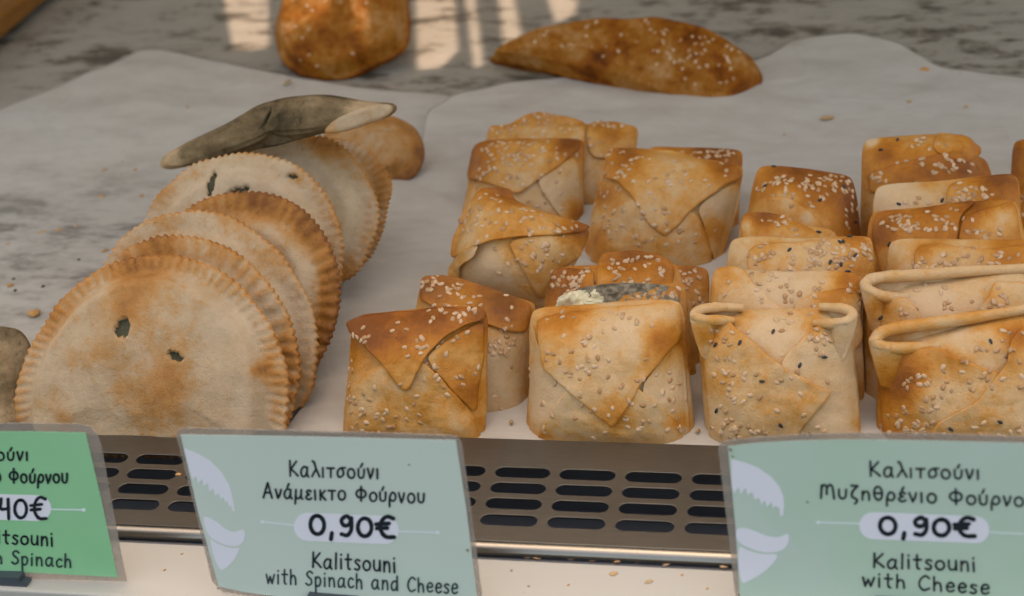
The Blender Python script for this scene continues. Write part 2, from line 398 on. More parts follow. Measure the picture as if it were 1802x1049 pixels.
def sprinkle(parent, fr, tree, clusters, blacks, r, cap=100):
    spots = []
    for cx, cy, rx, ry, k in clusters:
        for _ in range(int(k * 1.45)):
            a, q = r.random() * 6.283, math.sqrt(r.random())
            p = fr.xy(cx + rx * q * math.cos(a), cy + ry * q * math.sin(a))
            hit = tree.ray_cast(Vector((p.x, p.y, .08)), Vector((0, 0, -1)))
            if hit[0] is not None and hit[1].z > .3: spots.append(hit)
    if len(spots) > cap: spots = r.sample(spots, cap)
    for hit in spots:
        put_seed(False, parent, hit[0] + hit[1] * r.uniform(-.00025, .0002), hit[1] + Vector((r.uniform(-.25, .25), r.uniform(-.25, .25), 0)), r.random() * 6.28, r.uniform(.80, 1.06))
    for cx, cy in blacks:
        p = fr.xy(cx, cy); hit = tree.ray_cast(Vector((p.x, p.y, .08)), Vector((0, 0, -1)))
        if hit[0] is None: continue
        put_seed(True, parent, hit[0] + hit[1] * .0004, hit[1], r.random() * 6.28, 1.05)

# ------------------------------------------------------------------ folded square pastries
ENVG = 'folded square pastries standing in rows'
def pastry(label, quad, base, T, lean, flaps=(), rolls=(), spots=(), seeds=(), blacks=(), b0=.2, yaw=0, zb=TRAY, extra=None, seed=1, green=0., puff=1., th=.0016, group=ENVG, p=4.4):
    fr = Frame(base[0], base[1], zb, lean, yaw)
    root = empty('folded_pastry', fr.M, label, 'pastry', group)
    TL, TR, BR_, BL = [fr.xy(*q) for q in quad]
    r = random.Random(seed); sd = seed * 7.31
    SP = []
    for sx, sy, sr, sv in spots:
        a, b_ = fr.xy(sx, sy), fr.xy(sx + sr, sy); SP.append((a, (b_ - a).length, sv * 1.4))
    def bilin(u, v): return lerp(lerp(BL, BR_, u), lerp(TL, TR, u), v)
    def inv(x, y):
        u = v = .5; P = Vector((x, y))
        for _ in range(5):
            e = bilin(u, v) - P
            du = lerp(BR_ - BL, TR - TL, v); dv = lerp(TL - BL, TR - BR_, u)
            D = du.x * dv.y - du.y * dv.x
            u -= (e.x * dv.y - e.y * dv.x) / D; v -= (du.x * e.y - du.y * e.x) / D
            u = max(-.3, min(1.3, u)); v = max(-.3, min(1.3, v))
        return u, v
    def prof(u, v):
        a = max(0., 1 - abs(2 * u - 1) ** p); c = max(0., 1 - abs(2 * v - 1) ** p); return math.sqrt(a * c)
    def zf(x, y, u=None, v=None):
        if u is None:
            u, v = inv(x, y); u, v = .5 + (u - .5) / 1.035, .5 + (v - .5) / 1.035
        pr = prof(u, v); dome = (1 - (2 * u - 1) ** 2) * (1 - (2 * v - 1) ** 2)
        return -T / 2 * (1 - pr) + puff * .0072 * (dome - .55) * min(1, pr * 2) + pr * (.0020 * nz(x, y, sd, 42) + .0010 * nz(x, y, sd, 110) + .0004 * nz(x, y, sd, 260))
    def bake(x, y, rho=None, extra_=0.):
        u, v = inv(x, y)
        e = max(abs(2 * u - 1), abs(2 * v - 1)); val = b0 + .10 * smooth((e - .82) / .18) + extra_ + .16 * nz(x, y, sd + 2, 40)
        for c, q, s in SP:
            d = (Vector((x, y)) - c).length / q
            if d < 1.6: val += s * math.exp(-d * d * 1.8)
        return max(0., min(1., val))
    # body
    n = 46; V, Fc, bk = [], [], []
    us = [.5 - .5 * math.cos(math.pi * (i / n)) * (1 - .12 * math.sin(math.pi * i / n)) for i in range(n + 1)]
    idx = {}
    for side in (0, 1):
        for i, u in enumerate(us):
            for j, v in enumerate(us):
                edge = i in (0, n) or j in (0, n)
                if side and edge: idx[1, i, j] = idx[0, i, j]; continue
                q = bilin(u, v)
                # slightly uneven silhouette
                cen = bilin(.5, .5); q = cen + (q - cen) * (1.035 + .05 * nz(u * 2.0, v * 2.3, sd))
                # round the corners of the outline
                cu, cv = abs(2 * u - 1), abs(2 * v - 1); q = cen + (q - cen) * (1 - .055 * (cu * cv) ** 8)
                z = zf(q.x, q.y, u, v) if side == 0 else -T / 2 - T / 2 * prof(u, v)
                if edge: z = -T / 2
                idx[side, i, j] = len(V); V.append(Vector((q.x, q.y, z))); bk.append(bake(q.x, q.y))
        for i in range(n):
            for j in range(n):
                f = (idx[side, i, j], idx[side, i + 1, j], idx[side, i + 1, j + 1], idx[side, i, j + 1])
                Fc.append(f if side == 0 else f[::-1])
    make('dough_body', V, Fc, M_env, root, bk, [green] * len(V))
    AV, AF = list(V), list(Fc)
    # flaps folded over the face; a flap is (pixel outline with a lift in mm per corner, layer height in mm, extra browning)
    for fi, (pts, layer, eb) in enumerate(flaps):
        P3 = [Vector((*fr.xy(q[0], q[1]), (q[2] if len(q) > 2 else .4) * .001)) for q in pts]
        if sum(a.x * b_.y - a.y * b_.x for a, b_ in zip(P3, P3[1:] + P3[:1])) < 0: P3.reverse()
        O = resample(chaikin(P3, 2, .16), 120)
        for q in O:
            k = .0007 * nz(q.x, q.y, sd + fi, 130) ; q.x += k; q.y += .0007 * nz(q.y, q.x, sd + fi + 9, 130)
        c = sum(O, Vector((0, 0, 0))) / len(O)
        R = sum((Vector((q.x, q.y)) - Vector((c.x, c.y))).length for q in O) / len(O)
        rl = rings_for(th, R, 15)
        def off(x, y, rr, i): return layer * .001 + O[i].z * (rr ** 3 if rr else 0)
        def rd(rr):
            d = (1 - rr) * R / th * 1.25; d = min(1, d); return math.sqrt(max(0, 1 - (1 - d) ** 2))
        def frn(x, y, rr, i): return zf(x, y) + off(x, y, rr, i) + th * (.5 + .5 * rd(rr)) + .0006 * nz(x, y, sd + fi * 3, 70)
        def bck(x, y, rr, i): return zf(x, y) + off(x, y, rr, i) + th * (.5 - .5 * rd(rr)) - .0004
        V, Fc, info, _ = radial(O, rl, frn, bck)
        bk = []
        for v, (rr, i) in zip(V, info):
            bk.append(min(1, bake(v.x, v.y, rr, eb + .10 * smooth((rr - .92) / .08))))
        make('flap', V, Fc, M_env, root, bk, [green * .6] * len(V))
        o = len(AV); AV += V; AF += [tuple(i + o for i in f) for f in Fc]
    # rolled lips where the dough turns round a corner
    for pts, rad, z0, z1, *opt in rolls:
        P2 = catmull([fr.xy(*q) for q in pts], 7); k = len(P2)
        path = []
        for i, q in enumerate(P2):
            t = i / (k - 1); path.append(Vector((q.x, q.y, lerp(z0, z1, smooth((t - .12) / .76)) * .001 - .0058 * (1 - smooth(min(t, 1 - t) / .26)) + .0003 * nz(q.x, q.y, sd, 90))))
        rads = [rad * .001 * (.75 + .25 * smooth(min(i, k - 1 - i) / (k * .2))) * (1 + .12 * nz(i * .4, 0, sd)) for i in range(k)]
        V, Fc = tube(path, rads, 12)
        if not opt:
            # the sheet of dough that hangs from the lip round the corner
            cx_ = .5 * (path[0].x + path[-1].x); sgn = -1 if path[k // 2].x < cx_ else 1
            h = .019; m = 12; b = len(V)
            zt, zb_ = z0 * .001, z1 * .001; zm = .5 * (zt + zb_); xe = max(p_.x * sgn for p_ in path) * sgn
            for i, q in enumerate(path):
                a = math.pi * min(1, max(0, (zt - q.z) / (zt - zb_)))       # 0 front leg, pi back leg
                o = Vector((sgn * math.sin(a), 0, math.cos(a))); en = 1 - smooth(min(i, k - 1 - i) / (k * .3))
                for e in range(m):
                    f = e / (m - 1); u_ = 1 - (1 - smooth(f)) if f else 0
                    p_ = q + o * rads[i] * .985 + Vector((-sgn * .0055 * f ** 1.4 * math.sin(a), -h * f, 0)) - Vector((0, 0, math.cos(a) * .0062 * f ** 1.3)) * (1 if a < 1.57 else .3) - Vector((0, 0, (.0055 if a < 1.57 else 0) * en * smooth(f * 3)))
                    V.append(p_)
            for i in range(k - 1):
                for e in range(m - 1): Fc.append((b + i * m + e, b + (i + 1) * m + e, b + (i + 1) * m + e + 1, b + i * m + e + 1))
        make('rolled_lip', V, Fc, M_env, root, [bake(v.x, v.y, None, -.08) for v in V], [0.] * len(V))
        o = len(AV); AV += V; AF += [tuple(i + o for i in f) for f in Fc]
    tree = BVHTree.FromPolygons(AV, AF)
    qx = sum(q[0] for q in quad) / 4; qy = sum(q[1] for q in quad) / 4
    loose = [(qx, qy, abs(quad[1][0] - quad[0][0]) * .46, abs(quad[3][1] - quad[0][1]) * .46, 7 if blacks else 24), (lerp(quad[0][0], quad[1][0], .5), lerp(quad[0][1], quad[1][1], .5) + 30, abs(quad[1][0] - quad[0][0]) * .45, 28, 4 if blacks else 14)]
    sprinkle(root, fr, tree, list(seeds) + (loose if seeds else []), blacks, r)
    if extra: extra(root, fr, zf)
    return root, fr

def cheese_and_spinach(root, fr, zf):
    r = random.Random(3)
    O = [fr.xy(*q) for q in ((1002, 512), (1035, 503), (1090, 498), (1150, 500), (1192, 508), (1192, 545), (1050, 552), (1006, 540))]
    if sum(a.x * b.y - a.y * b.x for a, b in zip(O, O[1:] + O[:1])) < 0: O.reverse()
    O = resample(chaikin(O, 2), 70)
    V, Fc, _, _ = radial(O, rings_for(.002, .02, 14), lambda x, y, rr, i: zf(x, y) + .0016 + .0030 * abs(nz(x, y, 2, 210)) + .0016 * nz(x, y, 6, 520), lambda x, y, rr, i: zf(x, y) - .002)
    make('spinach_filling', V, Fc, M_spin, root)
    O = [fr.xy(*q) for q in ((980, 521), (1000, 514), (1040, 511), (1056, 522), (1060, 532), (1035, 541), (985, 545), (970, 540))]
    if sum(a.x * b.y - a.y * b.x for a, b in zip(O, O[1:] + O[:1])) < 0: O.reverse()
    O = [q + Vector((.0012 * nz(q.x, q.y, 1, 700), .0012 * nz(q.x, q.y, 7, 700))) for q in resample(chaikin(O, 1, .15), 90)]
    V, Fc, _, _ = radial(O, rings_for(.003, .012, 10), lambda x, y, rr, i: zf(x, y) + .0040 + .0022 * nz(x, y, 5, 150) + .0014 * nz(x, y, 9, 420) + .0010 * (1 - rr), lambda x, y, rr, i: zf(x, y) - .001)
    make('cheese_lump', V, Fc, M_cheese, root)

# --- spinach and cheese stack in the middle
pastry('dark topped folded pastry with a scorched flap and raised corner at the front left',
       [(612, 560), (846, 545), (838, 814), (590, 808)], (715, 797), .026, 28, flaps=[
        ([(848, 560, .2), (772, 607, .4), (752, 631, .3), (801, 692, .2), (832, 735), (842, 640)], .1, .1),
        ([(601, 690), (633, 668, .3), (662, 642, .5), (752, 632, .4), (801, 692, .3), (834, 740, .4), (840, 800), (588, 800)], .7, 0),
        ([(601, 570, 3), (608, 588, 3.4), (633, 600, 2.2), (673, 634, 1), (715, 684, .5), (726, 684, .5), (751, 632, .3), (783, 590, .5), (822, 571, .5), (850, 562, .2), (843, 541, .2), (767, 543), (668, 553), (617, 562, 1)], 2.2, .18)],
       spots=[(640, 572, 60, .6), (760, 548, 60, .5), (840, 575, 45, .3), (700, 600, 50, .15), (825, 690, 40, .25), (620, 640, 30, .15)],
       seeds=[(625, 592, 25, 20, 16), (735, 612, 24, 26, 22), (790, 552, 50, 12, 16), (806, 640, 40, 60, 30), (630, 725, 36, 36, 22), (660, 740, 60, 30, 14), (720, 690, 90, 60, 12), (612, 660, 16, 40, 8)], b0=.25, seed=11)
pastry('greyish folded pastry with a hanging open tube end, tucked behind the dark topped front pastry',
       [(738, 482), (938, 532), (918, 770), (696, 752)], (800, 748), .026, 36, yaw=8, flaps=[
        ([(736, 480, .3), (800, 484), (936, 530), (926, 590), (850, 570), (733, 530)], .6, .25)],
       rolls=[([(845, 715), (848, 755), (868, 764), (884, 750), (886, 720)], 1.7, 1, -3, 1)],
       spots=[(760, 505, 50, .3), (860, 520, 60, .3), (900, 540, 50, .25), (880, 640, 90, -.15)], seeds=[(770, 500, 40, 18, 20), (880, 600, 26, 30, 18)], b0=.24, seed=12, green=.35)
pastry('puffy folded pastry at the front centre with a big flap pointing down',
       [(927, 552), (1194, 532), (1212, 822), (920, 816)], (1066, 800), .034, 28, flaps=[
        ([(922, 565), (945, 610), (990, 650, .3), (1010, 690, .6), (980, 760), (922, 800)], .1, -.06),
        ([(1196, 590), (1134, 672, .5), (1132, 700, .6), (1185, 760), (1214, 800)], .1, -.04),
        ([(930, 808), (938, 775), (996, 686, .8), (1075, 655), (1131, 684, .8), (1192, 742, .4), (1204, 808)], .8, .03),
        ([(934, 560), (1060, 543), (1191, 531), (1196, 560), (1196, 600, .6), (1160, 640, .6), (1130, 677, .7), (1083, 754, .5), (1072, 745, .5), (998, 680, .6), (956, 650, .9), (944, 607, .7)], 2.0, .04)],
       spots=[(965, 570, 45, .25), (1010, 565, 40, .2), (1165, 600, 45, .32), (1080, 720, 45, .22), (1190, 745, 30, .25), (955, 640, 30, .15), (945, 770, 40, .15), (1110, 590, 60, -.12), (960, 700, 50, -.15)],
       seeds=[(1010, 630, 55, 35, 26), (1120, 740, 24, 16, 14), (1190, 700, 18, 50, 16), (930, 650, 10, 60, 9), (945, 740, 25, 40, 9), (1080, 660, 110, 60, 14), (1080, 565, 60, 18, 7), (1185, 770, 22, 20, 10), (1030, 750, 60, 30, 6)], b0=.15, seed=13, puff=1.3)
pastry('burst folded pastry showing spinach and a lump of white cheese along its top edge',
       [(938, 562), (1196, 500), (1206, 745), (932, 750)], (1068, 742), .024, 30, flaps=[
        ([(935, 562), (1000, 525), (1010, 560), (940, 580)], .3, .15), ([(1085, 520), (1190, 502), (1196, 560), (1080, 556)], .4, .1)],
       spots=[(1170, 512, 35, .2)], seeds=[(1125, 515, 60, 14, 14), (960, 555, 20, 14, 6), (1185, 520, 8, 16, 5)], b0=.24, seed=14, extra=cheese_and_spinach, green=.3)
pastry('orange folded pastry whose left corner sticks up behind the burst pastry',
       [(966, 474), (1186, 462), (1222, 695), (930, 700)], (1072, 692), .024, 30, flaps=[
        ([(966, 470, .4), (1020, 474, 1), (1045, 478, .8), (1050, 560), (950, 560)], .6, .2),
        ([(1046, 446, .5), (1120, 440), (1182, 458), (1184, 540), (1050, 540)], .5, .15)],
       spots=[(1000, 490, 50, .3), (1110, 452, 60, .25), (1165, 475, 30, .2)], seeds=[(1000, 500, 34, 26, 20), (1110, 472, 60, 24, 22)], b0=.3, seed=15)
pastry('shaded folded pastry of which only the right edge peeks out beside the burst pastry',
       [(1050, 462), (1242, 474), (1238, 705), (1040, 690)], (1140, 662), .022, 32, spots=[(1215, 478, 40, .3)], seeds=[(1212, 488, 28, 14, 12), (1220, 540, 16, 40, 6)], b0=.3, seed=16, green=.2)
pastry('tilted folded pastry lying on top, its lower left side rolled open like a pocket',
       [(832, 322), (1034, 386), (950, 528), (777, 474)], (868, 508), .034, 47, zb=.020, flaps=[
        ([(893, 430), (928, 490, .5), (946, 520, .4), (972, 474), (1024, 424), (988, 412)], .5, .02),
        ([(838, 314), (889, 316, .6), (897, 337, .6), (927, 356), (1010, 377), (1036, 388), (988, 414, .4), (893, 428, .8), (846, 437, 1.6), (796, 446, 1.4), (781, 440), (786, 405), (808, 352)], 2.0, .08),
        ([(848, 436, 1.5), (806, 444, 1.8), (782, 458, 1.2), (775, 476, .4), (786, 494), (796, 486, .6), (798, 468, 1.8), (838, 456, 2.4)], 2.4, .02)],
       spots=[(870, 325, 40, .22), (905, 345, 40, .2), (1015, 395, 36, .45), (810, 452, 26, .12), (850, 490, 60, -.2), (900, 400, 60, .1)],
       seeds=[(845, 345, 40, 18, 20), (830, 385, 40, 30, 20), (960, 455, 40, 34, 34), (960, 395, 60, 22, 18), (880, 390, 60, 34, 14)], b0=.24, seed=17, puff=1.4)
pastry('orange edged folded pastry leaning behind the tilted pocket pastry',
       [(826, 240), (1020, 236), (1014, 430), (800, 420)], (905, 424), .030, 42, flaps=[
        ([(1016, 262), (946, 318, .5), (958, 345, .4), (1002, 400), (1016, 400)], .2, -.1),
        ([(826, 238), (1004, 232), (1018, 250), (990, 288, .6), (942, 328, .8), (918, 346, .5), (905, 344, .5), (850, 320, .5), (812, 310)], 1.4, .1)],
       spots=[(845, 255, 40, .3), (1000, 245, 36, .45), (830, 300, 40, .2), (1010, 370, 30, .35)], seeds=[(900, 265, 60, 24, 26), (880, 300, 50, 24, 14)], b0=.24, seed=18)
pastry('pale rough edged folded pastry at the very back of the spinach and cheese stack',
       [(850, 214), (1116, 212), (1104, 385), (846, 390)], (972, 380), .024, 42, flaps=[
        ([(852, 216), (885, 214), (932, 188, .8), (985, 194, .4), (1028, 206, .4), (1030, 280), (860, 280)], .8, .02),
        ([(1032, 204), (1080, 206), (1116, 216), (1114, 280), (1036, 280)], .2, .05)],
       spots=[(1075, 235, 30, .2)], seeds=[(960, 205, 60, 14, 16), (880, 222, 30, 10, 8), (1070, 215, 34, 12, 10)], b0=.27, seed=19, green=.2)
pastry('broad golden folded pastry with a pointed flap beside the large dark golden one',
       [(1060, 248), (1303, 282), (1252, 500), (1014, 484)], (1138, 492), .034, 42, flaps=[
        ([(1292, 312), (1226, 366, .5), (1238, 396, .4), (1252, 450), (1262, 470), (1302, 330)], .2, -.14),
        ([(1107, 346), (1046, 404), (1032, 470), (1140, 490), (1248, 500), (1252, 424, .4), (1222, 370, .5)], .8, .0),
        ([(1066, 250), (1128, 250), (1200, 256), (1240, 276), (1300, 281), (1303, 304, .6), (1282, 318, .9), (1226, 366, .8), (1178, 420, .5), (1168, 418, .5), (1142, 398, .5), (1110, 345, .6), (1086, 320), (1056, 306)], 2.0, .07)],
       spots=[(1095, 270, 45, .35), (1270, 295, 36, .4), (1060, 340, 36, .3), (1050, 420, 30, .25), (1180, 290, 60, -.1), (1260, 400, 36, .2)],
       seeds=[(1090, 290, 40, 30, 12), (1060, 360, 24, 60, 22), (1150, 345, 70, 50, 24), (1190, 400, 60, 40, 14), (1110, 420, 60, 30, 10), (1075, 265, 20, 12, 5)], b0=.24, seed=20, puff=1.3)
pastry('brown topped folded pastry peeping out behind the broad golden pastry',
       [(1140, 252), (1304, 258), (1290, 430), (1120, 420)], (1205, 432), .020, 40, spots=[(1260, 262, 60, .45)], seeds=[(1260, 264, 34, 8, 8)], b0=.4, seed=21)

# --- cheese pastries, two rows on the right
pastry('pale folded pastry with a V opening and black seeds, front of the left cheese row',
       [(1222, 556), (1498, 550), (1514, 820), (1246, 820)], (1372, 804), .030, 28, flaps=[
        ([(1434, 574, 1.6), (1496, 563, .6), (1504, 644), (1512, 740), (1516, 806), (1400, 806), (1368, 638, .5)], .4, .0),
        ([(1230, 568, .5), (1281, 563, 2.2), (1298, 577, 2.2), (1340, 614, 1.2), (1367, 634, .8), (1408, 661, .6), (1463, 688, .8), (1466, 694, .8), (1406, 755, .6), (1396, 806), (1248, 806), (1242, 709), (1232, 631)], 1.8, .05)],
       rolls=[([(1292, 566), (1262, 564), (1236, 563), (1222, 555), (1234, 546), (1262, 543), (1305, 545)], 2.6, .5, -5), ([(1430, 570), (1462, 570), (1490, 566), (1500, 554), (1484, 545), (1440, 543)], 2.5, .2, -5)],
       spots=[(1245, 590, 36, .28), (1300, 580, 40, .2), (1345, 625, 40, .22), (1430, 580, 40, .25), (1265, 680, 50, .1), (1440, 690, 40, .1), (1370, 580, 60, -.12), (1470, 740, 50, -.1)],
       seeds=[(1270, 590, 30, 22, 10), (1440, 605, 24, 20, 15), (1275, 650, 22, 36, 16), (1285, 720, 20, 40, 16), (1300, 755, 50, 16, 22), (1360, 680, 60, 50, 16), (1430, 740, 50, 24, 6), (1400, 570, 50, 20, 7)],
       blacks=[(1360, 585), (1303, 602), (1259, 607), (1408, 641), (1451, 628), (1343, 668), (1261, 723), (1375, 746)], b0=.10, seed=31)
pastry('pale folded pastry with an open top pocket, second in the left cheese row',
       [(1250, 474), (1516, 488), (1514, 745), (1244, 745)], (1380, 740), .026, 30, flaps=[
        ([(1394, 536, .4), (1440, 512, .8), (1514, 506, .5), (1520, 620), (1390, 640)], .6, .1),
        ([(1248, 470), (1304, 471, .6), (1330, 502, .8), (1366, 534, .6), (1388, 542, .5), (1384, 640), (1246, 640)], 1.4, .03)],
       spots=[(1490, 496, 36, .4), (1270, 482, 30, .12), (1450, 530, 40, .15), (1370, 495, 50, -.1)], seeds=[(1385, 505, 14, 20, 4), (1320, 485, 40, 8, 4), (1330, 525, 20, 8, 2), (1515, 530, 5, 20, 5)], b0=.10, seed=32)
pastry('pale folded pastry dotted with the most black seeds, third in its row',
       [(1286, 424), (1536, 414), (1534, 680), (1262, 680)], (1400, 676), .026, 32, flaps=[
        ([(1312, 430, .6), (1400, 424), (1536, 414), (1540, 520), (1320, 524)], .8, .03)],
       spots=[(1505, 425, 40, .3), (1345, 450, 30, .15), (1520, 470, 30, .2)], seeds=[(1480, 445, 56, 30, 40), (1420, 460, 60, 26, 16), (1340, 445, 30, 24, 8)],
       blacks=[(1389, 440), (1476, 413), (1478, 426), (1484, 425), (1495, 415), (1505, 449), (1461, 462), (1480, 465), (1492, 478)], b0=.13, seed=33)
pastry('narrow folded pastry squeezed just in front of the large dark golden pastry',
       [(1304, 376), (1470, 404), (1530, 610), (1284, 610)], (1405, 612), .020, 34, flaps=[
        ([(1302, 372, .4), (1350, 370), (1400, 386), (1445, 412), (1440, 470), (1305, 470)], .8, .12)],
       spots=[(1345, 378, 40, .35), (1312, 395, 16, -.25)], seeds=[(1370, 388, 40, 10, 8)], blacks=[(1440, 407)], b0=.28, seed=34)
pastry('large dark golden folded pastry at the back of the left cheese row',
       [(1330, 284), (1500, 300), (1528, 540), (1288, 540)], (1405, 548), .036, 38, flaps=[
        ([(1312, 360), (1340, 344, .5), (1392, 350, 1), (1440, 388, .8), (1462, 420), (1440, 440), (1310, 420)], .8, -.05)],
       spots=[(1400, 295, 70, .25), (1500, 330, 50, .4), (1515, 390, 40, .4), (1440, 350, 60, .15), (1330, 340, 40, .1), (1390, 350, 30, -.3), (1425, 385, 20, -.35)],
       seeds=[(1460, 325, 50, 26, 28), (1360, 325, 34, 20, 14), (1420, 330, 60, 40, 14), (1500, 375, 30, 30, 8)], blacks=[(1359, 284), (1346, 324), (1443, 353), (1485, 323), (1505, 384)], b0=.50, seed=35, puff=1.5)
pastry('folded pastry with a wide looped top edge, front of the right cheese row',
       [(1542, 600), (1850, 548), (1850, 824), (1552, 820)], (1700, 806), .030, 28, flaps=[
        ([(1850, 558), (1800, 574, 1.2), (1780, 600, .8), (1770, 640, .5), (1720, 705), (1640, 748), (1630, 812), (1850, 812)], 1.5, .05),
        ([(1541, 606, .5), (1566, 613, 2.6), (1651, 610, 2.4), (1672, 623, 1.6), (1720, 643, .8), (1756, 652, .6), (1764, 720, .2), (1700, 765, .2), (1680, 812), (1554, 812), (1547, 690)], .3, .08)],
       rolls=[([(1655, 612), (1610, 613), (1566, 613), (1543, 606), (1545, 592), (1570, 581), (1626, 573), (1720, 561), (1830, 545)], 3.1, .7, -6.5)],
       spots=[(1590, 660, 50, .38), (1570, 700, 50, .25), (1680, 630, 40, .2), (1560, 770, 40, .25), (1720, 560, 60, .15), (1790, 590, 40, .35), (1660, 700, 50, -.1), (1690, 590, 40, -.12)],
       seeds=[(1620, 690, 40, 36, 15), (1605, 740, 30, 30, 12), (1700, 660, 60, 30, 12), (1735, 620, 20, 12, 4), (1785, 650, 20, 40, 6), (1740, 755, 60, 16, 10), (1625, 760, 40, 16, 7), (1560, 755, 10, 24, 3)],
       blacks=[(1744, 602), (1758, 740), (1672, 752)], b0=.2, seed=41)
pastry('pale folded pastry with a looped corner, second in the right cheese row',
       [(1526, 496), (1830, 478), (1830, 742), (1524, 742)], (1675, 740), .028, 30, flaps=[
        ([(1752, 495, .8), (1802, 496, 1.2), (1834, 500), (1834, 620), (1700, 620), (1716, 556, .4), (1738, 522, .6)], .5, .08),
        ([(1525, 508, .4), (1563, 523, 2.2), (1597, 523, 2.0), (1612, 546, 1), (1634, 572), (1640, 640), (1524, 640)], 1.4, .08)],
       rolls=[([(1600, 524), (1570, 524), (1540, 518), (1524, 506), (1530, 494), (1556, 488), (1620, 484), (1720, 477), (1840, 472)], 3.0, .6, -6.5)],
       spots=[(1545, 545, 36, .3), (1540, 600, 40, .2), (1740, 520, 24, .15), (1640, 520, 60, -.08)], seeds=[(1665, 540, 20, 40, 6), (1750, 535, 40, 20, 9), (1590, 548, 14, 8, 4)], blacks=[(1549, 559)], b0=.09, seed=42)
pastry('folded pastry with a straight seeded fold along its top, third in the right cheese row',
       [(1570, 426), (1830, 420), (1830, 680), (1550, 680)], (1690, 678), .026, 32, flaps=[
        ([(1608, 432, .8), (1660, 428), (1740, 438), (1834, 424), (1834, 540), (1612, 540)], .8, .06)],
       spots=[(1770, 440, 60, .28), (1625, 440, 20, .2)], seeds=[(1650, 470, 50, 10, 16), (1700, 455, 80, 20, 14)], blacks=[(1567, 480)], b0=.22, seed=43)
pastry('golden folded pastry with two brown flaps meeting, fourth in the right cheese row',
       [(1534, 372), (1792, 350), (1830, 615), (1520, 615)], (1680, 614), .026, 33, flaps=[
        ([(1690, 384, .6), (1740, 362), (1790, 348), (1800, 420), (1804, 500), (1684, 500)], .4, .1),
        ([(1530, 372), (1640, 362), (1726, 348, .6), (1690, 376, .7), (1682, 430, .5), (1690, 500), (1550, 500)], 1.0, .1)],
       spots=[(1560, 385, 40, .3), (1550, 420, 30, .3), (1720, 355, 40, .4), (1700, 400, 40, .25), (1640, 390, 50, .15), (1760, 390, 40, -.1)],
       seeds=[(1590, 395, 30, 20, 16), (1660, 385, 60, 24, 12), (1740, 410, 40, 10, 8)], blacks=[(1565, 430)], b0=.33, seed=44)
pastry('folded pastry with a floury pale left half, fifth in the right cheese row',
       [(1542, 326), (1792, 306), (1806, 560), (1532, 560)], (1670, 560), .022, 34, flaps=[
        ([(1668, 320, .6), (1730, 306), (1792, 302), (1800, 380), (1664, 380)], .6, .16)],
       spots=[(1755, 318, 50, .4), (1580, 330, 60, -.2), (1560, 350, 40, -.2)], seeds=[(1700, 340, 60, 12, 14), (1640, 352, 60, 8, 8)], blacks=[(1582, 358), (1658, 353)], b0=.28, seed=45)
pastry('golden brown folded pastry with a white floury corner, back of the right cheese row',
       [(1522, 236), (1715, 232), (1768, 490), (1516, 490)], (1640, 494), .032, 38, flaps=[
        ([(1524, 300), (1600, 285), (1690, 262, .4), (1742, 270), (1756, 340), (1530, 345)], .5, .12), ([(1650, 224), (1700, 228), (1735, 255), (1700, 290), (1640, 262)], .5, 0)],
       spots=[(1560, 265, 30, .3), (1700, 290, 50, .35), (1620, 300, 60, .15), (1535, 240, 16, -.5), (1680, 245, 40, -.05)], seeds=[(1665, 290, 50, 20, 14), (1550, 315, 24, 14, 6), (1620, 245, 60, 14, 6)], blacks=[(1580, 240), (1550, 260)], b0=.42, seed=46)
pastry('brown folded pastry cut off by the right border, far right at the back',
       [(1788, 236), (1970, 230), (1975, 450), (1782, 450)], (1880, 452), .030, 40, spots=[(1795, 260, 50, .3)], seeds=[(1795, 340, 10, 30, 5)], b0=.5, seed=47)

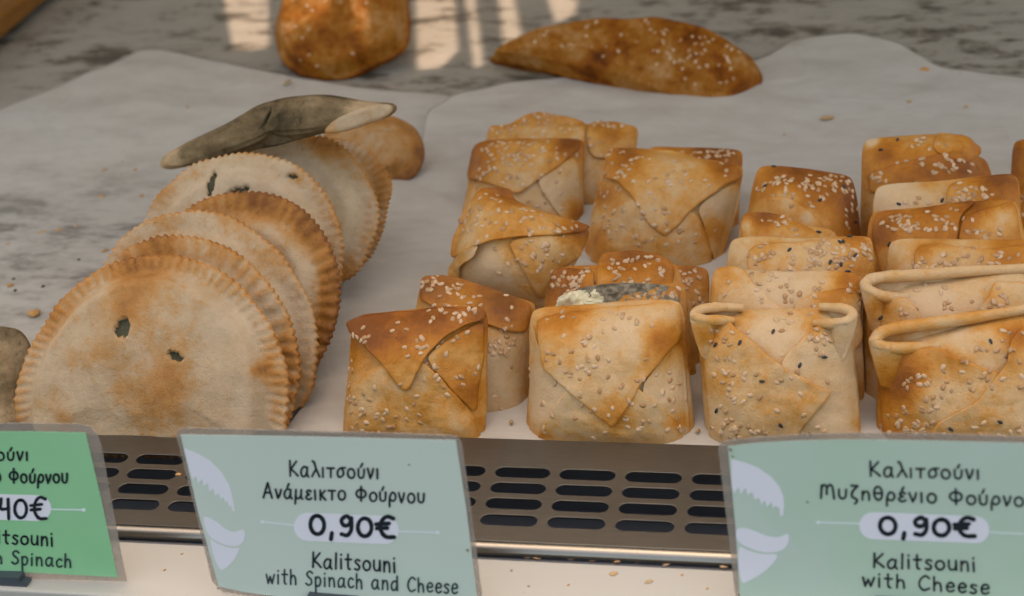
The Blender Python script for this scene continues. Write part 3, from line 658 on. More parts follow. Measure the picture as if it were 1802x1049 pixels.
# ------------------------------------------------------------------ half-moon pies
def halfmoon(label, outline, base, lean, T, cat='pie', name='half_moon_pie', group='crimped half-moon pies leaning in a row', m_=None, rim=9., crimp=.35, ncrimp=56, teeth=96, b0=.22, rimb=.2, spots=(), holes=(), yaw=0, zb=TRAY, seed=1, green=.12, backd=.5, rimth=3.4, lump=1., seeds=(), M=576, fr=None, hooks=None):
    fr = fr or Frame(base[0], base[1], zb, lean, yaw); sd = seed * 5.7
    O = [fr.xy(*q) for q in outline]
    if sum(a.x * b.y - a.y * b.x for a, b in zip(O, O[1:] + O[:1])) < 0: O.reverse()
    O = resample(chaikin(O, 3), M); c = sum(O, Vector((0, 0))) / M
    O2 = []
    for i, q in enumerate(O):
        ph = i * teeth / M; d = (q - c).normalized(); a = abs((ph % 1) * 2 - 1)
        q2 = q + d * ((.0015 * (a - .5) * (.75 + .9 * nz(i * .045, 0, sd)) if teeth else 0) + .0011 * nz(q.x, q.y, sd, 60)); O2.append(q2)
    SP = []
    for sx, sy, sr, sv in spots: a, b_ = fr.xy(sx, sy), fr.xy(sx + sr, sy); SP.append((a, (b_ - a).length, sv))
    HO = []
    for hx, hy, rx, ry, an in holes:
        a = fr.xy(hx, hy); k = (fr.xy(hx + 10, hy) - a).length / 10; HO.append((a, rx * k, ry * k, math.radians(an)))
    def hole(x, y):
        best = 0
        for a, rx, ry, an in HO:
            dx, dy = x - a.x, y - a.y; u = dx * math.cos(an) + dy * math.sin(an); v = -dx * math.sin(an) + dy * math.cos(an)
            q = math.hypot(u / rx, v / ry) + .35 * nz(x, y, sd, 420)
            best = max(best, 1 - smooth((q - .75) / .45))
        return best
    rw, rt = rim * .001, rimth * .001
    LM = max((q - c).length for q in O) * (.9 if teeth else 0)
    def dist(rr, i): return (1 - rr) * max(LM, (O[i] - c).length)
    def edge(d): k = min(1, d / (rt * .5)); return math.sqrt(max(0, 1 - (1 - k) ** 2))
    def frn(x, y, rr, i):
        d = dist(rr, i) if rr else 1
        win = smooth(d / .0012) * (1 - smooth((d - rw * .7) / (rw * .5)))
        ph = 2 * math.pi * (i * ncrimp / M + .5 * nz(i * .02, 0, sd + 1))
        z = rt * (edge(d) - 1) * .5 + crimp * .001 * win * (math.cos(ph) + .5 * nz(i * .11, d * 200, sd))
        z += (T * .001) * (smooth((d - rw) / .008) * .7 + .3 * smooth((d - rw) / .040)) + .0021 * lump * nz(x, y, sd, 34) * smooth(d / rw) + .0016 * nz(math.cos(6.283 * i / M) * 3, math.sin(6.283 * i / M) * 3, sd) * (1 - smooth(d / (rw * 1.6))) + .0006 * lump * nz(x, y, sd + 3, 110)
        h = hole(x, y)
        return z - .0028 * h + .0009 * (h * (1 - h) * 4)
    def bck(x, y, rr, i):
        d = dist(rr, i) if rr else 1
        return -rt * .5 - rt * .5 * edge(d) - T * .001 * backd * smooth((d - rw) / .02)
    rl = [1 - d_ / .06 for d_ in (0, .0002, .0005, .0009, .0014, .002, .0028, .0036, .0046, .0057, .007, .0084, .010, .0117, .0135, .0155, .0175, .02)]
    last = rl[-1]; rl += [last * (1 - (k + 1) / 34) for k in range(33)]
    V, Fc, info, _ = radial(O2, rl, frn, bck, O)
    bk, gr = [], []
    for v, (rr, i) in zip(V, info):
        d = dist(rr, i) if rr else 1
        val = b0 + (rimb + .02) * (1 - smooth((d - rw * .5) / rw)) + .22 * (1 - smooth(d / .0022)) + .2 * nz(v.x, v.y, sd + 2, 32)
        val += .07 * math.cos(2 * math.pi * (i * ncrimp / M + .5 * nz(i * .02, 0, sd + 1))) * (1 - smooth((d - rw * .6) / (rw * .4))) * (crimp > .2)
        for s, q, sv in SP:
            e = (Vector((v.x, v.y)) - s).length / q
            if e < 1.7: val += sv * math.exp(-e * e * 1.8)
        bk.append(max(0, min(1, val)))
        h = hole(v.x, v.y); gr.append(max(min(.84, green * smooth((d - rw * .5) / rw)), 1. if h > .62 else 0))
    root = empty(name, fr.M, label, cat, group)
    make('crust', V, Fc, m_ or M_half, root, bk, gr)
    if seeds:
        sprinkle(root, fr, BVHTree.FromPolygons(V, Fc), seeds, (), random.Random(seed), 100)
    if hooks: hooks(root, fr)
    return root, fr

halfmoon('large pale half-moon pie with two spinach vents, foremost of the crimped pies',
         [(24, 705), (34, 645), (62, 585), (106, 525), (160, 480), (215, 455), (282, 444), (342, 454), (396, 482), (442, 524), (477, 575), (499, 630), (508, 680), (506, 735), (498, 800), (478, 806), (300, 805), (50, 806), (22, 780)],
         (265, 795), 34, 13, spots=[(245, 530, 60, .32), (195, 620, 26, .22), (225, 690, 26, .25), (330, 660, 50, .24), (130, 730, 40, .3), (260, 470, 110, .22), (110, 560, 60, .15), (300, 700, 60, .15), (150, 640, 40, .18), (470, 600, 60, -.15), (400, 560, 60, -.15), (466, 650, 16, .5), (460, 650, 60, .1)],
         holes=[(236, 578, 13, 18, -20), (326, 628, 15, 8, -28)], b0=.24, rimb=.16, seed=51, green=.42, rim=10, ncrimp=84, crimp=.24)
halfmoon('half-moon pie with deep fork marks on its rim, second of the crimped pies',
         [(175, 540), (186, 480), (215, 440), (260, 418), (320, 410), (382, 424), (432, 455), (477, 500), (511, 560), (527, 620), (529, 665), (517, 705), (500, 770), (320, 790), (120, 780), (110, 640)],
         (330, 770), 34, 8, crimp=.5, ncrimp=46, spots=[(260, 425, 60, .3), (300, 420, 60, .15)], b0=.22, rimb=.2, seed=52, rim=12, green=.25)
halfmoon('smooth pale half-moon pie third from the front of the crimped pies',
         [(150, 520), (188, 452), (222, 405), (272, 378), (332, 369), (397, 377), (452, 405), (502, 455), (541, 520), (557, 580), (558, 640), (547, 690), (520, 730), (340, 752), (160, 740), (130, 620)],
         (345, 734), 34, 8, crimp=.16, ncrimp=64, b0=.16, rimb=.12, seed=53, green=.2, rim=10)
halfmoon('half-moon pie with a deep orange crimped rim, fourth of the crimped pies',
         [(240, 470), (275, 410), (330, 362), (375, 342), (432, 334), (492, 344), (542, 374), (577, 420), (597, 475), (599, 530), (587, 580), (566, 625), (540, 680), (380, 705), (240, 690), (215, 570)],
         (400, 696), 34, 8, crimp=.5, ncrimp=52, spots=[(430, 345, 90, .3), (540, 400, 50, .3), (590, 500, 60, .35), (580, 590, 50, .25)], b0=.24, rimb=.34, seed=54, rim=12)
halfmoon('pale half-moon pie with dark spinach slits, fifth of the crimped pies',
         [(235, 430), (250, 385), (280, 335), (322, 297), (372, 274), (432, 265), (492, 277), (542, 304), (577, 345), (597, 395), (603, 440), (600, 490), (570, 580), (400, 610), (250, 590), (222, 500)],
         (410, 640), 36, 9, crimp=.14, ncrimp=70, spots=[(290, 330, 50, .2), (520, 312, 20, .3)], holes=[(378, 326, 8, 20, 0), (428, 338, 22, 6, 12), (515, 311, 10, 5, -10)], b0=.12, rimb=.14, seed=55, green=.3)
halfmoon('greyish half-moon pie with a torn patch, sixth of the crimped pies',
         [(318, 320), (350, 280), (420, 250), (482, 236), (542, 233), (592, 246), (637, 290), (662, 345), (668, 392), (654, 430), (636, 470), (617, 490), (592, 500), (440, 530), (320, 500), (296, 400)],
         (480, 560), 37, 8, crimp=.16, ncrimp=66, spots=[(580, 260, 40, .5), (560, 245, 30, .2), (610, 480, 40, .25), (420, 255, 40, .15)], b0=.14, rimb=.12, seed=56, green=.45)
halfmoon('half-moon pie of which only the serrated right rim shows, seventh of the crimped pies',
         [(450, 300), (520, 245), (580, 238), (625, 246), (658, 270), (682, 302), (690, 330), (680, 370), (667, 425), (640, 470), (560, 490), (450, 470)],
         (570, 520), 38, 7, crimp=.35, b0=.24, rimb=.15, spots=[(670, 330, 40, .2)], seed=57, green=.3)
_, frB = halfmoon('smooth rimmed round pie end sticking out at the right behind the crimped pies',
         [(560, 240), (600, 206), (650, 197), (700, 205), (735, 224), (748, 255), (745, 290), (722, 317), (692, 321), (640, 338), (570, 340), (535, 290)],
         (640, 345), 44, 9, crimp=0, teeth=0, rim=7, b0=.38, rimb=.22, spots=[(715, 315, 40, .4), (740, 270, 30, .2)], seed=58, green=.1)
def torn(root, fr):
    for nm, pts, off, th, mm, bk in (('torn_flap', [(575, 232), (590, 212), (618, 196), (652, 184), (692, 180), (698, 192), (680, 208), (640, 222), (600, 233)], .0075, .0035, M_half, .18),):
        O = [fr.xy(*q) for q in pts]
        if sum(a.x * b.y - a.y * b.x for a, b in zip(O, O[1:] + O[:1])) < 0: O.reverse()
        O = resample(chaikin(O, 2), 80)
        V, Fc, _, _ = radial(O, rings_for(th, .012, 12), lambda x, y, rr, i: off + .0022 * nz(x, y, off * 900, 90) + th * math.sqrt(max(0, 1 - rr ** 6)), lambda x, y, rr, i: off - .002 + .0022 * nz(x, y, off * 900, 90))
        make(nm, V, Fc, mm, root, [max(0, min(1, bk + .3 * nz(v.x, v.y, 4, 70))) for v in V], [.3] * len(V))
_f = Frame(480, 560, TRAY, 37); P = on_plane(480, 262, _f.O + _f.N * .012, _f.N)
halfmoon('thin olive grey half-moon pie lying flat across the top of the crimped pies',
         [(272, 294), (284, 274), (328, 250), (378, 226), (420, 204), (446, 186), (490, 174), (560, 166), (612, 174), (652, 181), (690, 183), (694, 198), (670, 212), (622, 221), (560, 238), (500, 254), (440, 266), (380, 282), (330, 294), (290, 301)],
         (480, 262), 20, 7, zb=P.z + .003, m_=M_olive, crimp=.1, teeth=0, rim=3, rimth=9, b0=.5, rimb=.0, spots=[(285, 287, 60, -.95), (665, 195, 50, -.5), (640, 205, 40, -.3), (560, 215, 60, .25), (480, 225, 50, .3), (560, 180, 60, -.2)], holes=[(472, 206, 3.2, 16, -28)], seed=59, green=.2, lump=3.2, group='', name='half_moon_pie', hooks=torn)
halfmoon('shadowed half-moon pie cut off by the left border beside the foremost crimped pie',
         [(-220, 640), (-150, 585), (-60, 568), (0, 572), (40, 580), (62, 640), (70, 730), (60, 800), (-200, 800)], (-70, 776), 34, 9, crimp=.12, teeth=0, m_=M_olive, b0=.24, seed=60, green=.2, spots=[(15, 690, 30, .3)])  # its shade is put into the colour by the darker olive dough
halfmoon('round dark brown pie at the far back cut off by the upper border',
         [(480, 70), (486, 20), (510, -40), (570, -90), (660, -90), (712, -40), (720, 20), (719, 78), (690, 100), (650, 122), (610, 138), (560, 144), (520, 132), (494, 108)], (590, 140), 52, 17, name='brown_pie', m_=M_brown, group='', crimp=0, teeth=0, rim=2, rimth=7, b0=.30, rimb=.05, seed=61, green=0, lump=1.8, spots=[(540, 110, 50, .25), (640, 110, 40, .3)], seeds=[(590, 60, 100, 70, 10)])
halfmoon('long dark brown half-moon pie strewn with sesame, alone at the back of the paper',
         [(858, 100), (880, 88), (940, 62), (1000, 42), (1070, 31), (1140, 29), (1200, 36), (1260, 56), (1310, 85), (1338, 120), (1342, 142), (1326, 176), (1304, 202), (1240, 199), (1160, 186), (1080, 163), (990, 130), (900, 110), (862, 106)], (1110, 168), 55, 17, yaw=-4, name='brown_pie', m_=M_brown, group='', crimp=0, teeth=0, rim=1.5, rimth=7, b0=.30, rimb=.05, seed=62, green=0, lump=2, spots=[(1060, 130, 40, .35), (1230, 90, 60, .25), (1200, 60, 60, .1), (960, 90, 50, -.15), (1020, 100, 40, -.2), (1310, 170, 40, .3)], seeds=[(1080, 80, 190, 40, 30), (1240, 130, 80, 50, 28)])

# ------------------------------------------------------------------ price signs
ACC = lambda x: [(x - .05, .78), (x + .07, 1.02)]
def ell(cx, cy, rx, ry, n=14, a0=80): return [(cx + rx * math.cos(math.radians(a0 + 370 * i / n)), cy + ry * math.sin(math.radians(a0 + 370 * i / n))) for i in range(n + 1)]
a_ = [[(.5, .58), (.27, .66), (.05, .42), (.07, .1), (.26, 0), (.44, .2), (.52, .62)], [(.51, .62), (.5, .15), (.6, .0)]]
o_ = [ell(.28, .32, .26, .32)]
u_ = [[(.03, .64), (.05, .15), (.24, 0), (.43, .14), (.47, .64)]]
nu_ = [[(.02, .64), (.21, .0)], [(.21, 0), (.36, .3), (.44, .64)]]
n_ = [[(.03, .64), (.05, 0)], [(.05, .36), (.2, .62), (.38, .58), (.44, .32), (.46, 0)]]
e_ = [[(.05, .32), (.45, .37), (.4, .58), (.22, .65), (.04, .4), (.1, .06), (.3, 0), (.47, .1)]]
ep = [[(.42, .56), (.25, .65), (.07, .52), (.28, .35)], [(.28, .35), (.03, .2), (.12, .02), (.3, 0), (.45, .1)]]
rho_ = [[(.03, -.36), (.04, .2), (.2, .6), (.42, .56), (.5, .28), (.32, .03), (.06, .14)]]
i_ = [[(.06, .64), (.07, 0)]]
G = {'K': (.70, [[(.06, 1), (.05, 0)], [(.56, .98), (.08, .42)], [(.1, .45), (.34, .3), (.64, .02)]]), 'a': (.70, a_), 'λ': (.64, [[(.06, 1), (.18, .92), (.34, .5), (.6, 0)], [(.32, .5), (.02, 0)]]),
     'ι': (.26, i_), 'i': (.26, i_ + [[(.06, .9), (.075, .93)]]), 'τ': (.58, [[(0, .62), (.52, .63)], [(.27, .62), (.26, 0)]]),
     'σ': (.68, [[(.64, .66), (.3, .64), (.06, .42), (.08, .08), (.28, 0), (.5, .2), (.45, .5), (.3, .64)]]), 'o': (.64, o_), 'υ': (.58, u_), 'ύ': (.58, u_ + [ACC(.25)]), 'ν': (.54, nu_),
     'A': (.76, [[(0, 0), (.33, 1)], [(.33, 1), (.66, 0)], [(.1, .33), (.56, .35)]]), 'ά': (.70, a_ + [ACC(.32)]),
     'μ': (.66, [[(0, -.34), (.06, .64)], [(.05, .2), (.16, .02), (.32, .07), (.45, .3), (.47, .64)], [(.47, .64), (.46, .12), (.58, .0)]]), 'ε': (.52, ep), 'έ': (.52, ep + [ACC(.26)]),
     'κ': (.54, [[(.05, .64), (.05, 0)], [(.42, .64), (.08, .3)], [(.12, .33), (.46, 0)]]), 'Φ': (.9, [ell(.41, .5, .37, .3), [(.42, 1.02), (.41, -.02)]]), 'ρ': (.58, rho_),
     'M': (.92, [[(0, 0), (.06, .92)], [(.05, .7), (.2, .97), (.36, .8), (.36, .3)], [(.37, .7), (.54, .98), (.72, .82), (.8, 0)]]), 'ζ': (.54, [[(.05, .93), (.46, .92)], [(.46, .92), (.14, .55), (.1, .2), (.32, .06), (.42, -.08), (.28, -.28)]]),
     'n': (.6, n_), 'θ': (.62, [ell(.28, .46, .25, .45), [(.05, .46), (.52, .47)]]), 'w': (.76, [[(0, .62), (.15, .02)], [(.15, .02), (.31, .48)], [(.31, .48), (.48, .02)], [(.48, .02), (.66, .64)]]),
     't': (.52, [[(.2, .96), (.19, .12), (.32, .0)], [(0, .63), (.44, .64)]]), 'h': (.58, [[(.05, 1), (.04, 0)], [(.05, .35), (.2, .6), (.38, .55), (.44, .3), (.45, 0)]]),
     'S': (.62, [[(.52, .86), (.3, 1), (.06, .82), (.2, .58), (.42, .42), (.46, .15), (.22, 0), (0, .12)]]), 'p': (.58, [[(.04, .62), (.05, -.4)], [(.05, .45), (.25, .65), (.46, .45), (.38, .1), (.18, .02), (.05, .15)]]),
     'c': (.52, [[(.42, .55), (.22, .64), (.03, .4), (.08, .08), (.28, 0), (.45, .1)]]), 'd': (.64, [a_[0][:-1] + [(.5, .5)], [(.51, 1.02), (.52, 0)]]), 'C': (.74, [[(.62, .84), (.38, 1), (.1, .72), (.05, .3), (.3, 0), (.64, .14)]]),
     'e': (.56, e_), 's': (.48, [[(.4, .58), (.2, .65), (.06, .5), (.22, .36), (.38, .2), (.25, 0), (.02, .06)]]), 'l': (.24, [[(.06, 1), (.06, 0)]]), 'u': (.6, u_ + [[(.47, .64), (.5, 0)]]),
     '0': (.72, [ell(.33, .45, .31, .43)]), ',': (.34, [[(.12, .12), (.07, -.16)]]), '9': (.62, [[(.5, .74), (.3, .93), (.06, .74), (.14, .5), (.36, .5), (.5, .74)], [(.5, .84), (.5, .3), (.32, .02), (.06, .06)]]),
     '4': (.6, [[(.1, .92), (.06, .45), (.48, .47)], [(.46, .9), (.45, -.02)]]), '€': (.8, [[(.78, .9), (.5, .98), (.26, .76), (.2, .34), (.42, .03), (.8, .02)], [(.0, .6), (.58, .66)], [(.02, .4), (.5, .44)]]), ' ': (.42, [])}
for g, l in zip('ΚαοΑη', 'KaoAn'): G[g] = G[l]
G['Μ'] = G['M']; G['α'] = G['a']; G['ο'] = G['o']
G = {c: (a + .15, st) for c, (a, st) in G.items()}
class Sign:
    def __init__(s, label, base, lean, yaw, zb):
        s.fr = Frame(base[0], base[1], zb, lean, yaw); s.k = 0
        s.root = empty('price_sign', s.fr.M, label, 'price sign', 'laminated price signs in front of the vent')
    def P(s, px, py, off): q = s.fr.xy(px, py); return Vector((q.x, q.y, off))
    def slab(s, name, pts, z0, z1, m, rnd_=0):
        q = [Vector((*s.fr.xy(*p), 0)) for p in pts]
        if rnd_: q = chaikin(q, rnd_)
        n = len(q); V = [Vector((a.x, a.y, z1)) for a in q] + [Vector((a.x, a.y, z0)) for a in q]
        Fc = [tuple(range(n)), tuple(range(2 * n - 1, n - 1, -1))] + [(i, (i + 1) % n, n + (i + 1) % n, n + i) for i in range(n)]
        return make(name, V, Fc, m, s.root, flat=True)
    def ribbon(s, name, strokes, wpx, z, m, wob=.14):
        V, Fc = [], []
        for st in strokes:
            s.k += 1; zz = z + (s.k % 40) * .000004
            P2 = resample(catmull([Vector(p) for p in st], 8), max(6, int(sum((Vector(a) - Vector(b)).length for a, b in zip(st, st[1:])) / 1.5)), False) if len(st) > 2 else resample([Vector(p) for p in st], 6, False)
            n = len(P2); L, Rr = [], []
            d0 = (P2[1] - P2[0]).normalized(); d1 = (P2[-1] - P2[-2]).normalized()
            def w_(i): return wpx / 2 * (1 + wob * nz(i * .23, s.k * 1.7, 0))
            for i, p in enumerate(P2):
                t = (P2[min(i + 1, n - 1)] - P2[max(i - 1, 0)]).normalized(); q = Vector((-t.y, t.x))
                L.append(p + q * w_(i)); Rr.append(p - q * w_(i))
            capa = [P2[0] + Vector((-d0.y * math.cos(a) - d0.x * math.sin(a), d0.x * math.cos(a) - d0.y * math.sin(a))) * w_(0) for a in [math.pi * k / 6 for k in range(1, 6)]]
            capb = [P2[-1] + Vector((d1.y * math.cos(a) + d1.x * math.sin(a), -d1.x * math.cos(a) + d1.y * math.sin(a))) * w_(n - 1) for a in [math.pi * k / 6 for k in range(1, 6)]]
            b = len(V); V += [s.P(p.x, p.y, zz) for p in L + Rr + capa + capb]
            for i in range(n - 1): Fc.append((b + i, b + i + 1, b + n + i + 1, b + n + i))
            ca = 2 * n; Fc.append((b, *[b + ca + k for k in range(5)], b + n)); Fc.append((b + n + n - 1, *[b + ca + 5 + k for k in range(5)], b + n - 1))
        return make(name, V, Fc, m, s.root, flat=True)
    def text(s, name, txt, x0, y0, x1, y1, h, wpx, m, jit=.03):
        h *= .93; wpx *= .92; tot = sum(G[c][0] for c in txt) - .22; d = Vector((x1 - x0, y1 - y0)); dn = d.normalized(); up = Vector((dn.y, -dn.x)) * .35 + Vector((-.03, -1)) * .65
        ks = d.length / tot; strokes = []; pen = 0; r = random.Random(txt)
        for c in txt:
            adv, st = G[c]; dy = r.uniform(-jit, jit); sc = 1 + r.uniform(-.05, .05); sl = r.uniform(-.04, .04)
            for q in st: strokes.append([Vector((x0, y0)) + dn * ((pen + px + py * sl) * ks) + up * ((py * sc + dy) * h) for px, py in q])
            pen += adv
        return s.ribbon(name, strokes, wpx, .00105, m)
    def pill(s, xa, ya, xb, yb, hgt):
        a, b = Vector((xa, ya)), Vector((xb, yb)); d = (b - a).normalized(); q = Vector((-d.y, d.x)); r = hgt / 2; P = []
        for k in range(9): t = math.pi * k / 8; P.append(a + d * r - q * r * math.cos(t) - d * r * math.sin(t))
        for k in range(9): t = math.pi * k / 8; P.append(b - d * r + q * r * math.cos(t) + d * r * math.sin(t))
        s.slab('price_label', P, .00090, .00096, M_white)
    def rule(s, xa, ya, xb, yb, dot):
        s.ribbon('rule_line', [[(xa, ya), (xb, yb)], [(dot[0] - 1.5, dot[1]), (dot[0] + 1.5, dot[1])]], 2.6, .00092, M_thin, 0)
        s.ribbon('rule_dot', [[(dot[0] - .6, dot[1]), (dot[0] + .6, dot[1])]], 6.5, .00094, M_thin, 0)
    def emblem(s, f):
        up = [(325, 787), (348, 796), (372, 810), (392, 830), (405, 852), (411, 875), (414, 893), (415, 898), (411, 897), (408, 888), (404, 890), (402, 880), (398, 882), (394, 872), (390, 877), (386, 866), (380, 871), (377, 858), (370, 863), (367, 848), (360, 853), (357, 841), (350, 849), (347, 836), (340, 842), (336, 829)]
        wav = [(357, 907), (370, 909), (384, 918), (398, 930), (412, 936), (424, 931), (430, 930), (433, 940), (428, 955), (414, 960), (396, 957), (378, 948), (366, 938)]
        low = [(368, 943), (380, 953), (398, 961), (414, 964), (424, 961), (416, 980), (402, 996), (386, 1004)]
        for pl in (up, wav, low): s.slab('emblem_shape', [f(*p) for p in pl], .00088, .00095, M_white, 0 if pl is up else 2)

sg = Sign('pale sage price sign priced 0,90€ for spinach and cheese, middle of the three', (600, 1062), 6, 0, -.004)
sg.slab('laminate_sleeve', [(311, 766), (316, 754), (330, 752), (560, 757), (790, 765), (806, 767), (813, 780), (830, 900), (851, 1068), (600, 1068), (430, 1046), (392, 1040), (374, 1022), (345, 900)], 0, .0006, M_film, 0)
sg.slab('card', [(319, 763), (560, 767), (803, 773), (822, 900), (842, 1064), (600, 1062), (430, 1040), (386, 1030), (350, 900)], .00062, .00085, M_cardA)
sg.emblem(lambda x, y: (x, y))
sg.text('greek_lettering', 'Καλιτσούνι', 511, 835, 668, 840, 28, 4.1, M_ink)
sg.text('greek_lettering', 'Ανάμεικτο Φούρνου', 465, 873, 748, 883, 27, 4.1, M_ink)
sg.pill(518, 924, 703, 932, 49)
sg.rule(462, 916, 519, 922, (463, 916)); sg.rule(703, 933, 771, 935, (771, 935))
sg.text('price_lettering', '0,90€', 547, 938, 692, 944, 40, 8, M_ink, .02)
sg.text('english_lettering', 'Kalitsouni', 551, 996, 698, 1004, 29, 4.0, M_ink)
sg.text('english_lettering', 'with Spinach and Cheese', 470, 1024, 806, 1042, 27, 3.5, M_ink2)
sg.slab('clip', [(546, 1038), (558, 1040), (632, 1046), (634, 1075), (546, 1075)], .0011, .005, M_clip)

for x, y in ((823, 965), (826, 900), (817, 840), (318, 800), (384, 1032), (596, 1030), (720, 815)): sg.ribbon('stain', [[(x, y), (x + 2, y + 1)]], 3.6 if x == 823 else 2, .0012, M_stain)
sg = Sign('mint price sign priced 0,90€ for cheese, its lettering cut off by the right border', (1560, 1080), 6, 0, -.004)
sg.slab('laminate_sleeve', [(1264, 790), (1267, 779), (1285, 773), (1400, 764), (1500, 761), (1650, 762), (1860, 769), (1880, 1084), (1298, 1080), (1282, 940)], 0, .0006, M_film, 0)
sg.slab('card', [(1281, 784), (1330, 778), (1400, 774), (1480, 772), (1600, 773), (1850, 779), (1868, 1080), (1304, 1076), (1294, 920)], .00062, .00085, M_cardB)
def em3(x, y):
    yy = y + 18; return (lerp(1291, 1380, (x - (318 + .253 * (y - 763))) / (402 - (318 + .253 * (852 - 763)))) + .068 * (y - 787) * 1.0, yy)
E3u = [(1287, 806), (1310, 812), (1335, 822), (1358, 838), (1372, 855), (1379, 872), (1380, 888), (1378, 905), (1373, 906), (1372, 893), (1366, 888), (1360, 892), (1358, 881), (1350, 890), (1346, 878), (1340, 886), (1336, 874), (1328, 877), (1324, 863), (1316, 869), (1312, 856), (1304, 868), (1300, 855), (1292, 866), (1288, 853)]
E3w = [(1295, 927), (1318, 928), (1338, 937), (1358, 944), (1374, 943), (1388, 936), (1389, 950), (1380, 965), (1360, 971), (1338, 969), (1315, 961), (1296, 950)]
E3l = [(1297, 956), (1316, 967), (1342, 974), (1372, 972), (1360, 990), (1340, 1008), (1318, 1020), (1303, 1026)]
for pl in (E3u, E3w, E3l): sg.slab('emblem_shape', pl, .00088, .00095, M_white, 0 if pl is E3u else 2)
sg.text('greek_lettering', 'Καλιτσούνι', 1531, 835, 1724, 841, 27, 4.2, M_ink)
sg.text('greek_lettering', 'Μυζηθρένιο Φούρνου', 1445, 874, 1822, 889, 27, 4.2, M_ink)
sg.pill(1512, 922, 1741, 931, 47)
sg.rule(1439, 917, 1513, 919, (1440, 917)); sg.rule(1741, 934, 1815, 938, (1815, 938))
sg.text('price_lettering', '0,90€', 1548, 938, 1712, 942, 36, 8.5, M_ink, .02)
sg.text('english_lettering', 'Kalitsouni', 1537, 996, 1717, 1002, 27, 4.2, M_ink)
sg.text('english_lettering', 'with Cheese', 1518, 1028, 1740, 1043, 26, 4.0, M_ink)
sg.slab('clip', [(1540, 1046), (1640, 1050), (1640, 1078), (1540, 1078)], .0011, .005, M_clip)

for x, y in ((1285, 788), (1289, 800), (1293, 1020), (1290, 1000), (1300, 1045), (1420, 880), (1690, 990)): sg.ribbon('stain', [[(x, y), (x + 2, y + 2)]], 4 if y < 800 else 2.2, .0012, M_stain)
sg = Sign('bright green price sign for spinach, half cut off by the left border', (80, 1022), 6, 0, -.004)
sg.slab('laminate_sleeve', [(-200, 744), (60, 744), (140, 745), (160, 750), (172, 764), (180, 790), (200, 900), (212, 965), (224, 1022), (-190, 1010)], 0, .0006, M_film, 0)
sg.slab('card', [(-190, 757), (60, 758), (152, 760), (180, 880), (208, 1014), (60, 1006), (-180, 996)], .00062, .00085, M_cardC)
sg.text('greek_lettering', 'Καλιτσούνι', -106, 806, 52, 808, 24, 4.0, M_ink)
sg.text('greek_lettering', 'ο Φούρνου', -8, 846, 121, 848, 26, 4.2, M_ink)
sg.pill(-140, 886, 92, 893, 45)
sg.rule(92, 894, 149, 895, (149, 895))
sg.text('price_lettering', ',40€', -14, 909, 81, 910, 40, 6.2, M_ink, .02)
sg.text('english_lettering', 'Kalitsouni', -50, 952, 96, 958, 25, 3.9, M_ink)
sg.text('english_lettering', 'with Spinach', -50, 986, 127, 996, 24, 3.6, M_ink2)
sg.slab('clip', [(-80, 1000), (44, 1003), (46, 1011), (58, 1014), (56, 1030), (48, 1034), (-80, 1032)], .0011, .006, M_clip)

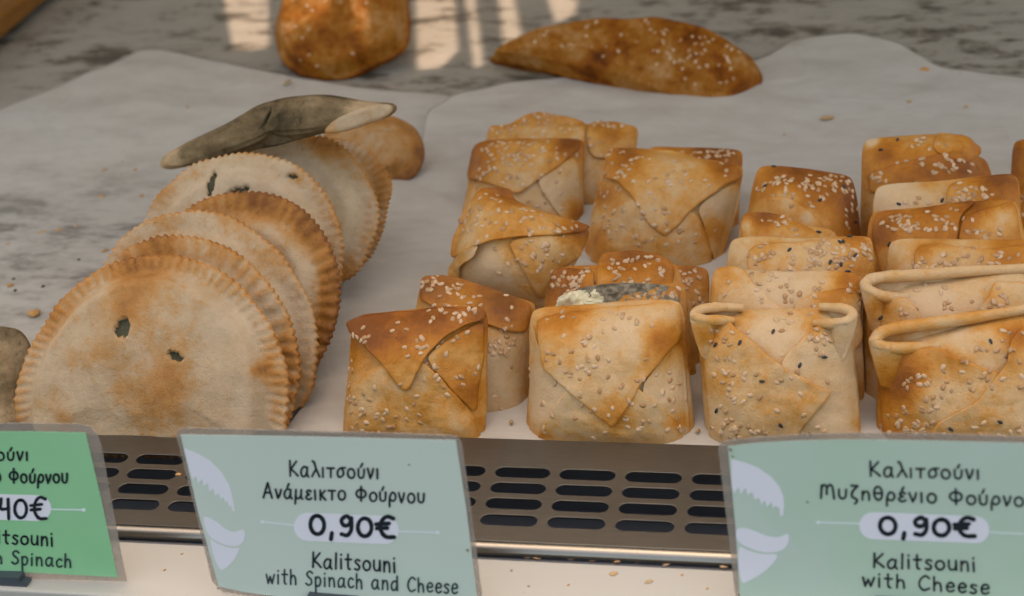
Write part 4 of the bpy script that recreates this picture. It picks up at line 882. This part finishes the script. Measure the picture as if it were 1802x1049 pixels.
# ------------------------------------------------------------------ crumbs and fallen seeds
def lump(name, px, py, z, L, W, H, m, label, cat, group, seed):
    r = random.Random(seed); p = on_z(px, py, z); a = r.random() * 3.14
    O = [Vector((L / 2 * math.cos(t) * r.uniform(.75, 1.1), W / 2 * math.sin(t) * r.uniform(.75, 1.1))) for t in [6.283 * k / 9 for k in range(9)]]
    V, Fc, _, _ = radial(O, [1, .8, .45], lambda x, y, rr, i: H * (.35 + .65 * (1 - rr * rr)) * r.uniform(.8, 1.1), lambda x, y, rr, i: 0)
    o = make(name, V, Fc, m); o.location = p; o.rotation_euler.z = a * .4
    return tag(o, label, cat, group)
PZ = TRAY + .0046
crumbs = [(183, 303, .008, .004), (178, 348, .006, .004), (505, 147, .010, .004), (1455, 209, .011, .004), (1627, 124, .008, .006), (60, 553, .008, .010), (238, 302, .004, .002), (75, 411, .011, .004), (105, 408, .008, .003), (135, 400, .004, .003), (15, 433, .008, .003),
          (249, 347, .004, .002), (185, 443, .006, .003), (18, 504, .005, .003), (150, 319, .004, .002), (1690, 134, .007, .002), (632, 506, .003, .002), (640, 590, .002, .002), (218, 268, .003, .002), (560, 735, .004, .002), (575, 690, .002, .002), (535, 742, .003, .002), (900, 745, .003, .002), (912, 705, .002, .002), (1228, 760, .003, .002), (700, 330, .003, .002), (655, 430, .004, .003), (720, 410, .003, .002), (330, 190, .003, .002), (1380, 240, .004, .002), (1600, 180, .004, .002), (1700, 190, .003, .002)]
for k, (x, y, l, w_) in enumerate(crumbs):
    lump('pastry_crumb', x, y, TRAY + (.0012 if x < 700 else .0042) + (.002 if y < 220 else 0), l, w_, .0022, M_crumb, 'tiny orange brown crust crumb lying on the baking paper', 'crumb', 'crust crumbs on the paper', k)
for k, (x, y) in enumerate([(139, 458), (24, 492), (27, 512), (76, 505), (216, 286), (214, 309)]):
    lump('burnt_crumb', x, y, TRAY + .0012, .0026, .0022, .0012, M_fleck, 'tiny dark burnt speck on the paper left of the crimped pies', 'crumb', 'burnt specks on the paper', 50 + k)
for k, (x, y) in enumerate([(929, 978), (944, 980), (1005, 981), (1045, 983), (1087, 987), (1123, 985), (1174, 991), (1274, 996), (229, 937), (241, 938)]):
    o = put_seed(False, None, on_z(x, y, -.0050), Vector((rnd.uniform(-.4, .4), rnd.uniform(-.4, .4), 1)), 1.5 if k == 5 else rnd.uniform(-.3, .3), 1.35)
    o.name = 'fallen_seed'; tag(o, 'loose sesame seed fallen into the dark gap below the steel rim', 'seed', 'sesame seeds in the gap')
for k, (x, y) in enumerate([(1080, 1010), (1142, 1024), (900, 1004), (1000, 1030), (1200, 1012), (320, 975), (290, 1003), (930, 1032), (1245, 1036)]):
    lump('ledge_crumb', x, y, -.0029, .004 if k < 2 else .0015, .0026 if k < 2 else .0011, .0006, M_crumb, 'small flattened brown crumb stuck on the cream ledge', 'crumb', 'crumbs on the ledge', 80 + k)
lump('slot_crumb', 314, 836, -.0002, .004, .002, .0012, M_crumb, 'orange crumb caught at a vent slot beside the sage price sign', 'crumb', None, 90)
